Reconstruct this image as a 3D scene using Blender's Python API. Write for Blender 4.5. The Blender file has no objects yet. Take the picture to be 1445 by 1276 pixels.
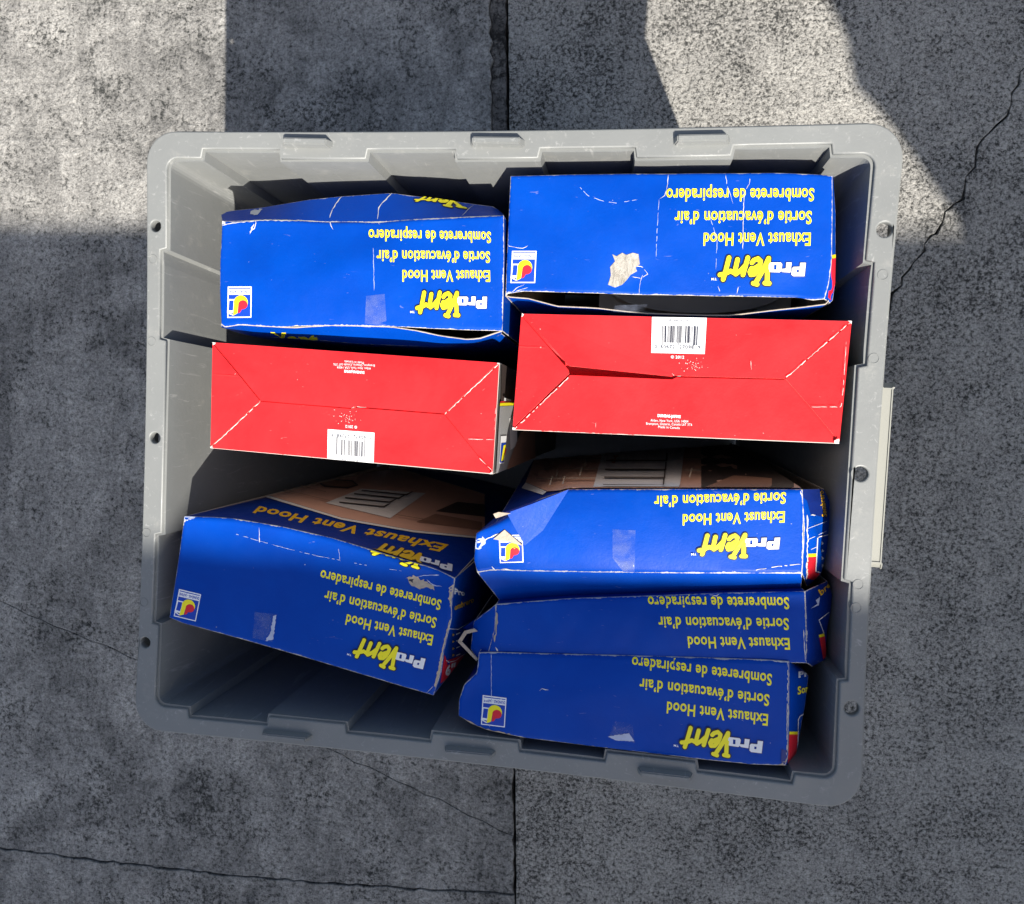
import bpy, bmesh, math, random
import numpy as np
from mathutils import Vector, Matrix
from mathutils.geometry import tessellate_polygon
random.seed(3)
SC = bpy.context.scene
COL = SC.collection

# ------------------------------------------------------------------ camera
# camera frame solved from the rim rectangle of the bin (photo 1445 x 1276)
PC = np.array([722.5, 638.0]); PF = 1150.0
HB = 0.50                                        # rim height of the bin
R = np.array([[0.9864887616, 0.0503147434, -0.1559113525],
              [0.0431308946, -0.9978609954, -0.0491239222],
              [-0.1580495149, 0.0417356011, -0.9865487775]])
CP = np.array([0.12463717, 0.03437667, HB + 0.64706641])
cd = bpy.data.cameras.new('camera'); cam = bpy.data.objects.new('camera', cd); COL.objects.link(cam)
cd.sensor_fit = 'HORIZONTAL'; cd.sensor_width = 36.0; cd.lens = PF / 1445.0 * 36.0
cd.clip_start = 0.02; cd.clip_end = 500
cx, cy, cz = R[:, 0], -R[:, 1], -R[:, 2]
cam.matrix_world = Matrix(((cx[0], cy[0], cz[0], CP[0]), (cx[1], cy[1], cz[1], CP[1]),
                           (cx[2], cy[2], cz[2], CP[2]), (0, 0, 0, 1)))
SC.camera = cam

# ------------------------------------------------------------------ light
SUN = np.array([0.42, -0.77, 1.0])               # towards the sun
w = bpy.data.worlds.new('World'); SC.world = w; w.use_nodes = True
nt = w.node_tree; nt.nodes.clear()
out = nt.nodes.new('ShaderNodeOutputWorld'); bg = nt.nodes.new('ShaderNodeBackground')
sky = nt.nodes.new('ShaderNodeTexSky'); sky.sky_type = 'NISHITA'; sky.sun_disc = False
sky.sun_elevation = math.atan2(1.0, math.hypot(SUN[0], SUN[1])); sky.sun_rotation = math.atan2(SUN[0], SUN[1])
sky.air_density = 1.0; sky.dust_density = 2.5; sky.ozone_density = 1.0
bg.inputs['Strength'].default_value = 0.085
hs = nt.nodes.new('ShaderNodeHueSaturation'); hs.inputs['Saturation'].default_value = 0.95      # hazy, milky sky
nt.links.new(sky.outputs[0], hs.inputs['Color']); nt.links.new(hs.outputs[0], bg.inputs[0]); nt.links.new(bg.outputs[0], out.inputs[0])
sl = bpy.data.lights.new('sun', 'SUN'); sl.energy = 5.0; sl.angle = math.radians(0.53); sl.color = (1.0, 0.95, 0.87)
so = bpy.data.objects.new('sun', sl); COL.objects.link(so)
so.rotation_euler = Vector(SUN).to_track_quat('Z', 'Y').to_euler(); so.location = (2, -3, 5)
SC.view_settings.view_transform = 'Standard'; SC.view_settings.look = 'None'
SC.view_settings.exposure = 0.92; SC.view_settings.gamma = 1.0; SC.view_settings.use_curve_mapping = False

# ------------------------------------------------------------------ helpers
def W(px, py, z):
    r = R @ np.array([px - PC[0], py - PC[1], PF])
    return CP + r * ((z - CP[2]) / r[2])
def WP(pts, z0=HB):
    return np.array([W(p[0], p[1], p[2] if len(p) > 2 else z0) for p in pts])
def proj(P):
    q = (P - CP) @ R
    return PC + PF * q[:, :2] / q[:, 2:3]
def link(o, parent=None, mats=()):
    COL.objects.link(o)
    if parent is not None: o.parent = parent
    for m in mats: o.data.materials.append(m)
    return o
def mesh_obj(name, verts, faces, mats, parent=None, smooth=False, mi=None):
    me = bpy.data.meshes.new(name)
    me.from_pydata([tuple(map(float, v)) for v in verts], [], [tuple(map(int, f)) for f in faces])
    o = link(bpy.data.objects.new(name, me), parent, mats)
    if mi is not None:
        for p, k in zip(me.polygons, mi): p.material_index = k
    if smooth:
        for p in me.polygons: p.use_smooth = True
    me.update()
    return o
def thing(name, label, cat, loc, group=None):
    o = bpy.data.objects.new(name, None); COL.objects.link(o)
    o.empty_display_size = 0.05
    o['label'] = label; o['category'] = cat
    if group: o['group'] = group
    o['_loc'] = 0
    del o['_loc']
    return o
def homog(src, dst):
    A = []
    for (x, y), (u, v) in zip(src, dst):
        A.append([x, y, 1, 0, 0, 0, -u * x, -u * y, -u]); A.append([0, 0, 0, x, y, 1, -v * x, -v * y, -v])
    A = np.array(A, float)
    s = np.array([100.0, 100.0])
    _, _, vt = np.linalg.svd(A)
    return vt[-1].reshape(3, 3)
def happ(H, P):
    P = np.asarray(P, float); q = np.c_[P, np.ones(len(P))] @ H.T
    return q[:, :2] / q[:, 2:3]
def hfit(src, dst):                              # scaled so that the least squares is well conditioned
    src = np.array(src, float); dst = np.array(dst, float)
    H = homog(src * 10, (dst - 700) / 700)
    return np.diag([1., 1., 1.]) @ np.array([[700, 0, 700], [0, 700, 700], [0, 0, 1.]]) @ H @ np.diag([10, 10, 1.])

# ------------------------------------------------------------------ materials
def new_mat(name):
    m = bpy.data.materials.new(name); m.use_nodes = True
    n = m.node_tree.nodes; b = n['Principled BSDF']
    return m, m.node_tree, b
def N(t, typ, **kw):
    n = t.nodes.new(typ)
    for k, v in kw.items():
        if k in n.inputs.keys(): n.inputs[k].default_value = v
        else: setattr(n, k, v)
    return n
def noise(t, vec, scale, detail=4, rough=0.6, dist=0.0):
    n = N(t, 'ShaderNodeTexNoise'); n.inputs['Scale'].default_value = scale; n.inputs['Detail'].default_value = detail
    n.inputs['Roughness'].default_value = rough; n.inputs['Distortion'].default_value = dist
    if vec is not None: t.links.new(vec, n.inputs['Vector'])
    return n.outputs['Fac']
def ramp(t, fac, stops, interp='LINEAR'):
    n = N(t, 'ShaderNodeValToRGB'); n.color_ramp.interpolation = interp
    e = n.color_ramp.elements
    while len(e) > 1: e.remove(e[-1])
    for i, (p, c) in enumerate(stops):
        el = e[0] if i == 0 else e.new(p)
        el.position = p; c = (c, c, c) if isinstance(c, (int, float)) else c; el.color = (*c, 1)
    t.links.new(fac, n.inputs[0]); return n.outputs[0]
def mix(t, fac, a, b, mode='MIX'):
    n = N(t, 'ShaderNodeMix', data_type='RGBA', blend_type=mode)
    for i, v in ((0, fac), (6, a), (7, b)):
        if hasattr(v, 'node'): t.links.new(v, n.inputs[i])
        elif i == 0: n.inputs[0].default_value = v
        else: n.inputs[i].default_value = (*v, 1)
    return n.outputs[2]
def math_(t, op, a, b=None, clamp=False):
    n = N(t, 'ShaderNodeMath', operation=op, use_clamp=clamp)
    for i, v in ((0, a), (1, b)):
        if v is None: continue
        if hasattr(v, 'node'): t.links.new(v, n.inputs[i])
        else: n.inputs[i].default_value = v
    return n.outputs[0]
def bump(t, b, h, strength, dist):
    n = N(t, 'ShaderNodeBump'); n.inputs['Strength'].default_value = strength; n.inputs['Distance'].default_value = dist
    t.links.new(h, n.inputs['Height']); t.links.new(n.outputs[0], b.inputs['Normal'])
def pos(t): return N(t, 'ShaderNodeNewGeometry').outputs['Position']
def plain(name, col, rough=0.5, spec=0.4):
    m, t, b = new_mat(name); b.inputs['Base Color'].default_value = (*col, 1); b.inputs['Roughness'].default_value = rough
    b.inputs['Specular IOR Level'].default_value = spec
    return m
def concrete(name, dark, light, pit, stain_scale, seed, pit_amt, grain_scale, mott, gain, patchy=0.55):
    """weathered slab: broad stains, mottling, sandy grain and pits that come and go in patches"""
    m, t, b = new_mat(name); p = pos(t)
    mp = N(t, 'ShaderNodeMapping'); mp.inputs['Location'].default_value = (seed, seed * 1.7, 0); t.links.new(p, mp.inputs[0]); v = mp.outputs[0]
    big = noise(t, v, stain_scale, 6, 0.62, 1.2); mid = noise(t, v, 24, 8, 0.75, 0.8); fine = noise(t, v, grain_scale, 5, 0.75, 0.3); grit = noise(t, v, grain_scale * 2.2, 3, 0.7)
    patch = noise(t, v, 11, 3, 0.6, 1.0)
    st = N(t, 'ShaderNodeMapping'); st.inputs['Scale'].default_value = (1.0, 0.2, 1.0); t.links.new(v, st.inputs[0])
    streak = noise(t, st.outputs[0], 34, 6, 0.75, 1.0)
    k = math_(t, 'ADD', math_(t, 'ADD', math_(t, 'MULTIPLY', big, 0.40), math_(t, 'MULTIPLY', mid, 0.38)), math_(t, 'MULTIPLY', streak, 0.22))
    base = mix(t, ramp(t, k, [(0.5 - mott, 0.0), (0.5 + mott * 0.8, 1.0)]), dark, light)
    gr = math_(t, 'ADD', math_(t, 'MULTIPLY', fine, 0.6), math_(t, 'MULTIPLY', grit, 0.4))
    c = mix(t, 1.0, base, ramp(t, gr, [(0.37, 1.0 - gain), (0.5, 1.0), (0.63, 1.0 + gain * 0.8)]), 'MULTIPLY')
    thr = math_(t, 'ADD', fine, math_(t, 'ADD', math_(t, 'MULTIPLY', math_(t, 'SUBTRACT', k, 0.5), 0.6), math_(t, 'MULTIPLY', math_(t, 'SUBTRACT', patch, 0.5), patchy)))
    c = mix(t, ramp(t, thr, [(pit_amt - 0.08, 0.85), (pit_amt + 0.07, 0.0)]), c, pit)
    t.links.new(c, b.inputs['Base Color']); b.inputs['Roughness'].default_value = 0.9; b.inputs['Specular IOR Level'].default_value = 0.15
    h = math_(t, 'ADD', math_(t, 'MULTIPLY', fine, 0.8), math_(t, 'ADD', math_(t, 'MULTIPLY', mid, 1.4), math_(t, 'MULTIPLY', grit, 0.35)))
    bump(t, b, h, 0.9, 0.005)
    return m
M = {}
M['conc_left'] = concrete('weathered concrete', (0.062, 0.061, 0.06), (0.405, 0.39, 0.36), (0.027, 0.029, 0.027), 4, 3.1, 0.375, 150, 0.16, 0.66)
M['conc_right'] = concrete('speckled concrete', (0.15, 0.146, 0.138), (0.43, 0.412, 0.372), (0.02, 0.021, 0.02), 3, 11.7, 0.435, 205, 0.23, 0.72, 0.28)
M['conc_edge'] = concrete('broken slab edge', (0.03, 0.028, 0.026), (0.19, 0.18, 0.165), (0.02, 0.019, 0.018), 14, 6.3, 0.42, 130, 0.14, 0.7)
M['earth'] = concrete('dark joint dirt', (0.012, 0.011, 0.010), (0.025, 0.023, 0.02), (0.008, 0.008, 0.007), 9, 5.0, 0.4, 150, 0.15, 0.4)

def plastic():
    m, t, b = new_mat('grey plastic'); p = pos(t)
    big = noise(t, p, 9, 4); dust = noise(t, p, 60, 6, 0.7); sc = noise(t, p, 300, 2)
    c = mix(t, ramp(t, big, [(0.3, 0.0), (0.7, 1.0)]), (0.178, 0.184, 0.178), (0.204, 0.210, 0.203))
    mp = N(t, 'ShaderNodeMapping'); mp.inputs['Scale'].default_value = (1, 1, 0.12); mp.inputs['Rotation'].default_value = (0.1, 0.2, 0.6)
    t.links.new(p, mp.inputs[0])
    scr = noise(t, mp.outputs[0], 130, 3, 0.75, 1.5)
    c = mix(t, ramp(t, scr, [(0.60, 0.0), (0.72, 0.55)]), c, (0.36, 0.36, 0.345))
    c = mix(t, ramp(t, dust, [(0.58, 0.0), (0.75, 0.4)]), c, (0.33, 0.32, 0.29))
    t.links.new(c, b.inputs['Base Color']); b.inputs['Specular IOR Level'].default_value = 0.45
    t.links.new(ramp(t, dust, [(0.3, 0.36), (0.7, 0.52)]), b.inputs['Roughness'])
    bump(t, b, math_(t, 'ADD', math_(t, 'MULTIPLY', dust, 0.6), math_(t, 'MULTIPLY', sc, 0.25)), 0.22, 0.0015)
    return m
M['plastic'] = plastic()
M['plastic_pale'] = plain('pale plastic flange', (0.25, 0.25, 0.22), 0.55)

def carton(name, col, col2, paper=(0.50, 0.47, 0.43), wear=1.0):
    """printed board: ink, worn to paper along the panel edges ('edge' = metres to the nearest edge)"""
    m, t, b = new_mat(name); p = pos(t)
    a = N(t, 'ShaderNodeAttribute', attribute_name='edge').outputs['Fac']
    n1 = noise(t, p, 70, 5, 0.7); n2 = noise(t, p, 420, 3, 0.6); n3 = noise(t, p, 14, 4, 0.6, 0.5)
    c = mix(t, ramp(t, n3, [(0.35, 0.0), (0.7, 1.0)]), col, col2)
    width = math_(t, 'MULTIPLY', math_(t, 'POWER', math_(t, 'MAXIMUM', math_(t, 'SUBTRACT', math_(t, 'ADD', math_(t, 'MULTIPLY', n1, 0.75), math_(t, 'MULTIPLY', n2, 0.35)), 0.40), 0.0), 1.5), 0.0075 * wear)
    mask = ramp(t, math_(t, 'DIVIDE', a, math_(t, 'ADD', width, 1e-5)), [(0.55, 1.0), (1.0, 0.0)])
    c = mix(t, mask, c, paper)
    # hair scratches
    mp = N(t, 'ShaderNodeMapping'); mp.inputs['Scale'].default_value = (0.25, 1, 1); mp.inputs['Rotation'].default_value = (0, 0, 0.9)
    t.links.new(p, mp.inputs[0])
    s1 = ramp(t, noise(t, mp.outputs[0], 210, 2, 0.5, 2.5), [(0.735, 0.0), (0.77, 0.4)])
    c = mix(t, s1, c, tuple(0.6 * x + 0.4 * y for x, y in zip(col, paper)))
    spots = ramp(t, noise(t, p, 330, 1, 0.4), [(0.82, 0.0), (0.84, 0.5)])
    c = mix(t, spots, c, paper)
    t.links.new(c, b.inputs['Base Color'])
    t.links.new(ramp(t, n1, [(0.3, 0.36), (0.75, 0.55)]), b.inputs['Roughness']); b.inputs['Specular IOR Level'].default_value = 0.12
    bump(t, b, math_(t, 'ADD', math_(t, 'MULTIPLY', n1, 0.8), math_(t, 'MULTIPLY', n2, 0.15)), 0.25, 0.0016)
    return m
M['blue'] = carton('blue printed board', (0.0, 0.045, 0.335), (0.0, 0.056, 0.385))
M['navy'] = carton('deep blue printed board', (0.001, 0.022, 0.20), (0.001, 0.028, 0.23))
M['brown_board'] = carton('brown printed board', (0.30, 0.25, 0.22), (0.36, 0.30, 0.26), wear=0.7)
M['grey_board'] = carton('grey printed board', (0.10, 0.095, 0.09), (0.13, 0.12, 0.11), wear=0.7)
M['red'] = carton('red printed board', (0.64, 0.016, 0.020), (0.80, 0.027, 0.031), wear=0.8)
def kraft():
    m, t, b = new_mat('raw grey board'); p = pos(t)
    n = noise(t, p, 120, 5, 0.7)
    t.links.new(mix(t, n, (0.28, 0.22, 0.16), (0.54, 0.46, 0.37)), b.inputs['Base Color']); b.inputs['Roughness'].default_value = 0.9
    bump(t, b, n, 0.6, 0.002)
    return m
M['kraft'] = kraft()
M['paper'] = plain('worn white paper', (0.66, 0.63, 0.58), 0.9, 0.2)
M['yellow'] = plain('yellow ink', (0.92, 0.80, 0.012), 0.45)
M['gold'] = plain('gold ink', (0.80, 0.46, 0.01), 0.45)
M['white'] = plain('white ink', (0.80, 0.80, 0.80), 0.45)
M['black'] = plain('black ink', (0.012, 0.013, 0.03), 0.5)
M['inkred'] = plain('red ink', (0.66, 0.015, 0.03), 0.45)
M['inkblue'] = plain('blue ink', (0.003, 0.045, 0.40), 0.45)
M['inknavy'] = plain('navy ink', (0.004, 0.02, 0.17), 0.45)
M['grey'] = plain('grey ink', (0.30, 0.30, 0.30), 0.5)
M['photo_grey'] = plain('printed grey', (0.74, 0.73, 0.71), 0.45)
M['photo_brown'] = plain('printed brown', (0.30, 0.16, 0.11), 0.45)
M['photo_dark'] = plain('printed dark brown', (0.055, 0.04, 0.035), 0.45)
M['scar'] = plain('pale scuff', (0.45, 0.50, 0.66), 0.8, 0.2)
def brickprint():
    m, t, b = new_mat('printed bricks'); p = pos(t)
    n = noise(t, p, 60, 3)
    t.links.new(mix(t, n, (0.60, 0.34, 0.25), (0.70, 0.42, 0.31)), b.inputs['Base Color']); b.inputs['Roughness'].default_value = 0.42
    return m
M['photo_brick'] = brickprint()
def tape():
    m, t, b = new_mat('clear tape'); p = pos(t)
    b.inputs['Base Color'].default_value = (0.34, 0.38, 0.50, 1); b.inputs['Roughness'].default_value = 0.18
    t.links.new(ramp(t, noise(t, p, 90, 4), [(0.35, 0.02), (0.7, 0.20)]), b.inputs['Alpha'])
    bump(t, b, noise(t, p, 160, 3), 0.5, 0.001)
    return m
M['tape'] = tape()
def fibre():
    m, t, b = new_mat('bare paper fibre'); p = pos(t)
    mp = N(t, 'ShaderNodeMapping'); mp.inputs['Scale'].default_value = (1, 0.35, 1); mp.inputs['Rotation'].default_value = (0, 0, 0.5); t.links.new(p, mp.inputs[0])
    n = noise(t, mp.outputs[0], 190, 6, 0.75, 1.0)
    t.links.new(ramp(t, n, [(0.32, (0.20, 0.18, 0.15)), (0.5, (0.37, 0.345, 0.30)), (0.68, (0.46, 0.435, 0.39))]), b.inputs['Base Color']); b.inputs['Roughness'].default_value = 0.95
    bump(t, b, n, 0.9, 0.003)
    return m
M['fibre'] = fibre()
M['vent'] = plain('white metal vent', (0.72, 0.72, 0.72), 0.4)

# ------------------------------------------------------------------ panels of board
def arc(P):
    P = np.asarray(P, float); d = np.r_[0, np.cumsum(np.linalg.norm(np.diff(P, axis=0), axis=1))]
    d = d / d[-1]
    return lambda t: np.stack([np.interp(t, d, P[:, k]) for k in range(3)], -1)
class Panel:
    """Coons patch between four boundary polylines (u along T and B, v from T to B), crumpled along its outward normal"""
    def __init__(s, T, Rr, B, L, center, bulge=0.0, crumple=0.0, rnd=0.0, seed=0, dents=()):
        s.T, s.R, s.B, s.L = arc(T), arc(Rr), arc(B), arc(L)
        s.c = [np.asarray(T[0]), np.asarray(T[-1]), np.asarray(B[0]), np.asarray(B[-1])]
        s.w = 0.5 * (np.linalg.norm(s.c[1] - s.c[0]) + np.linalg.norm(s.c[3] - s.c[2]))
        s.d = 0.5 * (np.linalg.norm(s.c[2] - s.c[0]) + np.linalg.norm(s.c[3] - s.c[1]))
        n = np.cross(s.c[1] + s.c[3] - s.c[0] - s.c[2], s.c[2] + s.c[3] - s.c[0] - s.c[1]); n /= np.linalg.norm(n)
        mid = sum(s.c) / 4
        s.flip = n @ (mid - center) < 0
        s.n = -n if s.flip else n
        s.bulge, s.cr, s.rnd, s.dents = bulge, crumple, rnd, dents
        rs = np.random.RandomState(seed + 1)
        s.k = [(rs.uniform(-1, 1, 2) * f, rs.uniform(0, 6.3), a) for f, a in ((18, 1.0), (33, .7), (60, .45), (95, .3), (150, .2))]
    def h(s, u, v):
        x, y = u * s.w, v * s.d
        hh = s.bulge * (16 * u * (1 - u) * v * (1 - v))
        env = np.clip(16 * u * (1 - u) * v * (1 - v), 0, 1) ** 0.5
        if s.cr:
            for q, (kv, ph, a) in enumerate(s.k):       # every other fold is a sharp one
                w_ = np.sin(kv[0] * 1.6 * x + kv[1] * 1.6 * y + ph)
                hh = hh + s.cr * a * env * (w_ if q % 2 else 1.3 * np.arcsin(w_) / 1.5708)
        for (du, dv, rr, aa) in s.dents:
            hh = hh + aa * np.exp(-(((u - du) * s.w) ** 2 + ((v - dv) * s.d) ** 2) / rr ** 2)
        if s.rnd:
            e = s.edge(u, v); q = np.clip(1 - e / (2.2 * s.rnd), 0, 1)
            hh = hh - s.rnd * q ** 2
        return hh
    def edge(s, u, v):
        return np.minimum(np.minimum(u, 1 - u) * s.w, np.minimum(v, 1 - v) * s.d)
    def base(s, u, v):
        U, V = u[..., None], v[..., None]
        return ((1 - V) * s.T(u) + V * s.B(u) + (1 - U) * s.L(v) + U * s.R(v)
                - ((1 - U) * (1 - V) * s.c[0] + U * (1 - V) * s.c[1] + (1 - U) * V * s.c[2] + U * V * s.c[3]))
    def S(s, u, v, off=0.0):
        u = np.asarray(u, float); v = np.asarray(v, float)
        return s.base(u, v) + s.n * (s.h(u, v) + off)[..., None]
    def inv(s, px):
        u = np.full(len(px), .5); v = np.full(len(px), .5); e = 1e-3
        for it in range(14):
            p0 = proj(s.S(u, v)); pu = proj(s.S(u + e, v)); pv = proj(s.S(u, v + e))
            a = (pu - p0) / e; b = (pv - p0) / e; r = px - p0
            det = a[:, 0] * b[:, 1] - a[:, 1] * b[:, 0]; det = np.where(abs(det) < 1e-9, 1e-9, det)
            du = (r[:, 0] * b[:, 1] - r[:, 1] * b[:, 0]) / det; dv = (a[:, 0] * r[:, 1] - a[:, 1] * r[:, 0]) / det
            u = np.clip(u + np.clip(du, -.3, .3), 0.002, 0.998); v = np.clip(v + np.clip(dv, -.3, .3), 0.002, 0.998)
        return u, v
    def build(s, name, mat, parent, nu=40, nv=18, thick=0.0006, raw=False):
        def grid(n, L):
            g = np.linspace(0, 1, n + 1)
            ex = [x / L for x in (0.0004, 0.0009, 0.0016, 0.0026, 0.004)]
            g = np.unique(np.round(np.r_[g, ex, [1 - x for x in ex]], 6)); g = g[(g >= 0) & (g <= 1)]
            return g
        gu, gv = grid(nu, s.w), grid(nv, s.d)
        U, V = np.meshgrid(gu, gv); P = s.S(U, V).reshape(-1, 3)
        n, m = len(gu), len(gv)
        F = []
        for j in range(m - 1):
            for i in range(n - 1):
                a = j * n + i
                F.append((a, a + n, a + n + 1, a + 1) if s.flip else (a, a + 1, a + n + 1, a + n))
        o = mesh_obj(name, P, F, [mat, M['kraft']], parent, smooth=True)
        at = o.data.attributes.new('edge', 'FLOAT', 'POINT')
        at.data.foreach_set('value', s.edge(U, V).reshape(-1).astype(np.float32))
        if thick:
            md = o.modifiers.new('board', 'SOLIDIFY'); md.thickness = thick; md.offset = -1
            md.material_offset = 1; md.material_offset_rim = 1 if raw else 0; md.use_quality_normals = True
        return o

# ------------------------------------------------------------------ flat print laid on a panel
def decal(name, parent, panel, shapes, H=None, off=0.00022, step=0.00003, maxlen=0.007, uv=False):
    """shapes: (material key, [loops]) in print coordinates; H maps them to photo pixels, found again on the panel's surface"""
    bm = bmesh.new(); mats = []; lay = bm.verts.layers.float.new('o')
    for i, (mk, loops) in enumerate(shapes):
        if mk not in mats: mats.append(mk)
        k = mats.index(mk)
        if isinstance(loops, tuple):              # ready triangles
            vs, tr = loops
        else:
            vs = [p for lp in loops for p in lp]
            tr = tessellate_polygon([[Vector((p[0], p[1], 0)) for p in lp] for lp in loops])
        bv = []
        for p in vs:
            b = bm.verts.new((p[0], p[1], 0)); b[lay] = i; bv.append(b)
        for a, b, c in tr:
            if len({a, b, c}) < 3: continue
            try:
                f = bm.faces.new((bv[a], bv[b], bv[c])); f.material_index = k
            except ValueError: pass
    if maxlen:
        for _ in range(3):
            es = [e for e in bm.edges if e.calc_length() > maxlen]
            if not es: break
            bmesh.ops.subdivide_edges(bm, edges=es, cuts=2)
            bmesh.ops.triangulate(bm, faces=[f for f in bm.faces if len(f.verts) > 3])
    bm.verts.ensure_lookup_table()
    L = np.array([v.co[:2] for v in bm.verts]); lv = np.array([v[lay] for v in bm.verts])
    if uv: u, v = L[:, 0] / panel.w, L[:, 1] / panel.d
    else: u, v = panel.inv(happ(H, L) if H is not None else L)
    P = panel.S(u, v, off + step * lv)
    for b, p in zip(bm.verts, P): b.co = p
    bmesh.ops.dissolve_degenerate(bm, dist=1e-7, edges=bm.edges)
    bm.normal_update()
    bad = [f for f in bm.faces if f.normal.dot(Vector(panel.n)) < 0]
    bmesh.ops.reverse_faces(bm, faces=bad)
    me = bpy.data.meshes.new(name); bm.to_mesh(me); bm.free()
    return link(bpy.data.objects.new(name, me), parent, [M[k] for k in mats])

_tc = {}
def glyphs(s, bold=0.018):
    """text as triangles, cap height 1, starting at x = 0"""
    key = (s, bold)
    if key in _tc: return _tc[key]
    def raw(body):
        cu = bpy.data.curves.new('t', 'FONT'); cu.body = body; cu.size = 1; cu.offset = bold; cu.resolution_u = 3; cu.space_character = 1.07
        o = bpy.data.objects.new('t', cu); COL.objects.link(o)
        bpy.context.view_layer.update()
        dg = bpy.context.evaluated_depsgraph_get(); me = o.evaluated_get(dg).to_mesh()
        me.calc_loop_triangles()
        vs = np.array([v.co[:2] for v in me.vertices]); tr = [tuple(t.vertices) for t in me.loop_triangles]
        o.evaluated_get(dg).to_mesh_clear(); bpy.data.objects.remove(o); bpy.data.curves.remove(cu)
        return vs, tr
    if ('#', bold) not in _tc:
        e, _ = raw('E'); _tc[('#', bold)] = (e[:, 1].min(), e[:, 1].max())
    y0, y1 = _tc[('#', bold)]
    vs, tr = raw(s)
    vs = (vs - [vs[:, 0].min(), y0]) / (y1 - y0)
    _tc[key] = (vs, tr)
    return _tc[key]
def text_at(s, x, y, length, cap, bold=0.018):
    vs, tr = glyphs(s, bold); L = vs[:, 0].max()
    return ([(x + p[0] / L * length, y + p[1] * cap) for p in vs], tr)
def text_quad(name, parent, panel, s, quad, mk, bold=0.018, off=0.00024):
    """text fitted to four photo points: base start, base end, cap end, cap start"""
    vs, tr = glyphs(s, bold); L = vs[:, 0].max()
    H = hfit([(0, 0), (1, 0), (1, 1), (0, 1)], quad)
    return decal(name, parent, panel, [(mk, ([(p[0] / L, p[1]) for p in vs], tr))], H, off, maxlen=0)
def stroke(pts, wd, n=8):
    """thick pen stroke as loops: capsule per segment"""
    loops = []
    for (x0, y0), (x1, y1) in zip(pts[:-1], pts[1:]):
        a = math.atan2(y1 - y0, x1 - x0); r = wd / 2; lp = []
        for i in range(n + 1):
            t = a + math.pi / 2 + math.pi * i / n; lp.append((x0 + r * math.cos(t), y0 + r * math.sin(t)))
        for i in range(n + 1):
            t = a - math.pi / 2 + math.pi * i / n; lp.append((x1 + r * math.cos(t), y1 + r * math.sin(t)))
        loops.append([lp])
    return loops
def rect(x0, y0, x1, y1): return [(x0, y0), (x1, y0), (x1, y1), (x0, y1)]
def rrect(x0, y0, x1, y1, r, n=4):
    o = []
    for cx_, cy_, a0 in ((x1 - r, y0 + r, -90), (x1 - r, y1 - r, 0), (x0 + r, y1 - r, 90), (x0 + r, y0 + r, 180)):
        for i in range(n + 1):
            a = math.radians(a0 + 90 * i / n); o.append((cx_ + r * math.cos(a), cy_ + r * math.sin(a)))
    return o

# word mark, traced in units of the enlarged photo (reading upside down there), turned to reading coordinates
def Z(x, y):                                      # zoom crop [980..1160] x [350..410], 8.03 per photo pixel
    px, py = 980 + x / 8.03, 350 + y / 8.03
    return ((1172 - px) * 0.000538, (py - 248) * 0.000534)
ZS = 0.000536 / 8.03
VENT = [[(866, 118), (855, 260), (856, 396)], [(832, 396), (880, 400)], [(866, 118), (800, 262), (722, 404)], [(702, 398), (745, 410)],
        [(768, 196), (700, 236), (660, 268)], [(768, 196), (775, 150), (745, 122), (700, 140), (678, 168)],
        [(768, 196), (748, 250), (712, 296), (672, 302), (658, 268), (676, 232)],
        [(630, 112), (606, 210), (582, 304)], [(612, 190), (560, 250), (500, 296), (486, 280), (515, 132)],
        [(418, 112), (390, 240), (360, 356)], [(322, 304), (380, 292), (440, 262), (490, 284)]]
PRO_P = [[(1285, 168), (1275, 318), (1150, 318), (1128, 300), (1130, 232), (1148, 214), (1220, 213), (1222, 168)], [(1212, 245), (1185, 245), (1185, 275), (1210, 275)]]
PRO_R = [[(1125, 165), (1115, 276), (1030, 272), (1012, 262), (1015, 238), (1064, 234), (1066, 165)]]
PRO_O = [[(870, 190), (885, 166), (1005, 166), (1020, 185), (1012, 256), (995, 275), (885, 272), (870, 256)], [(928, 190), (928, 246), (958, 246), (958, 190)]]
def wordmark():
    sh = []
    for wd, mk in ((80, 'black'), (50, 'yellow')):
        pr = []
        for L in (PRO_P, PRO_R, PRO_O):
            if mk == 'black':
                ol = L[0] + [L[0][0]]
                pr += [('inknavy', [[Z(*p) for p in lp[0]]]) for lp in stroke(ol, 20, 4)]
            else: pr.append(('white', [[Z(*p) for p in lp] for lp in L]))
        vn = [(mk, [[Z(*p) for p in lp[0]]]) for st in VENT for lp in stroke(st, wd)]
        sh += pr + vn
    return sh
WORDMARK = wordmark()
TM = text_at('TM', 0.0840, 0.0770, 0.0040, 0.0018, 0.01)
LINES = [('Sombrerete de respiradero', 0.0124, 0.0096, 0.1123), ('Sortie d\u2019\u00e9vacuation d\u2019air', 0.0137, 0.0267, 0.1041), ('Exhaust Vent Hood', 0.0140, 0.0430, 0.0810)]
def EZ(x, y):                                     # zoom crop [710..770] x [345..410], 19.63 per photo pixel
    px, py = 710 + x / 19.63, 345 + y / 19.63
    return ((1172 - px) * 0.000538, (py - 248) * 0.000534)
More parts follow.
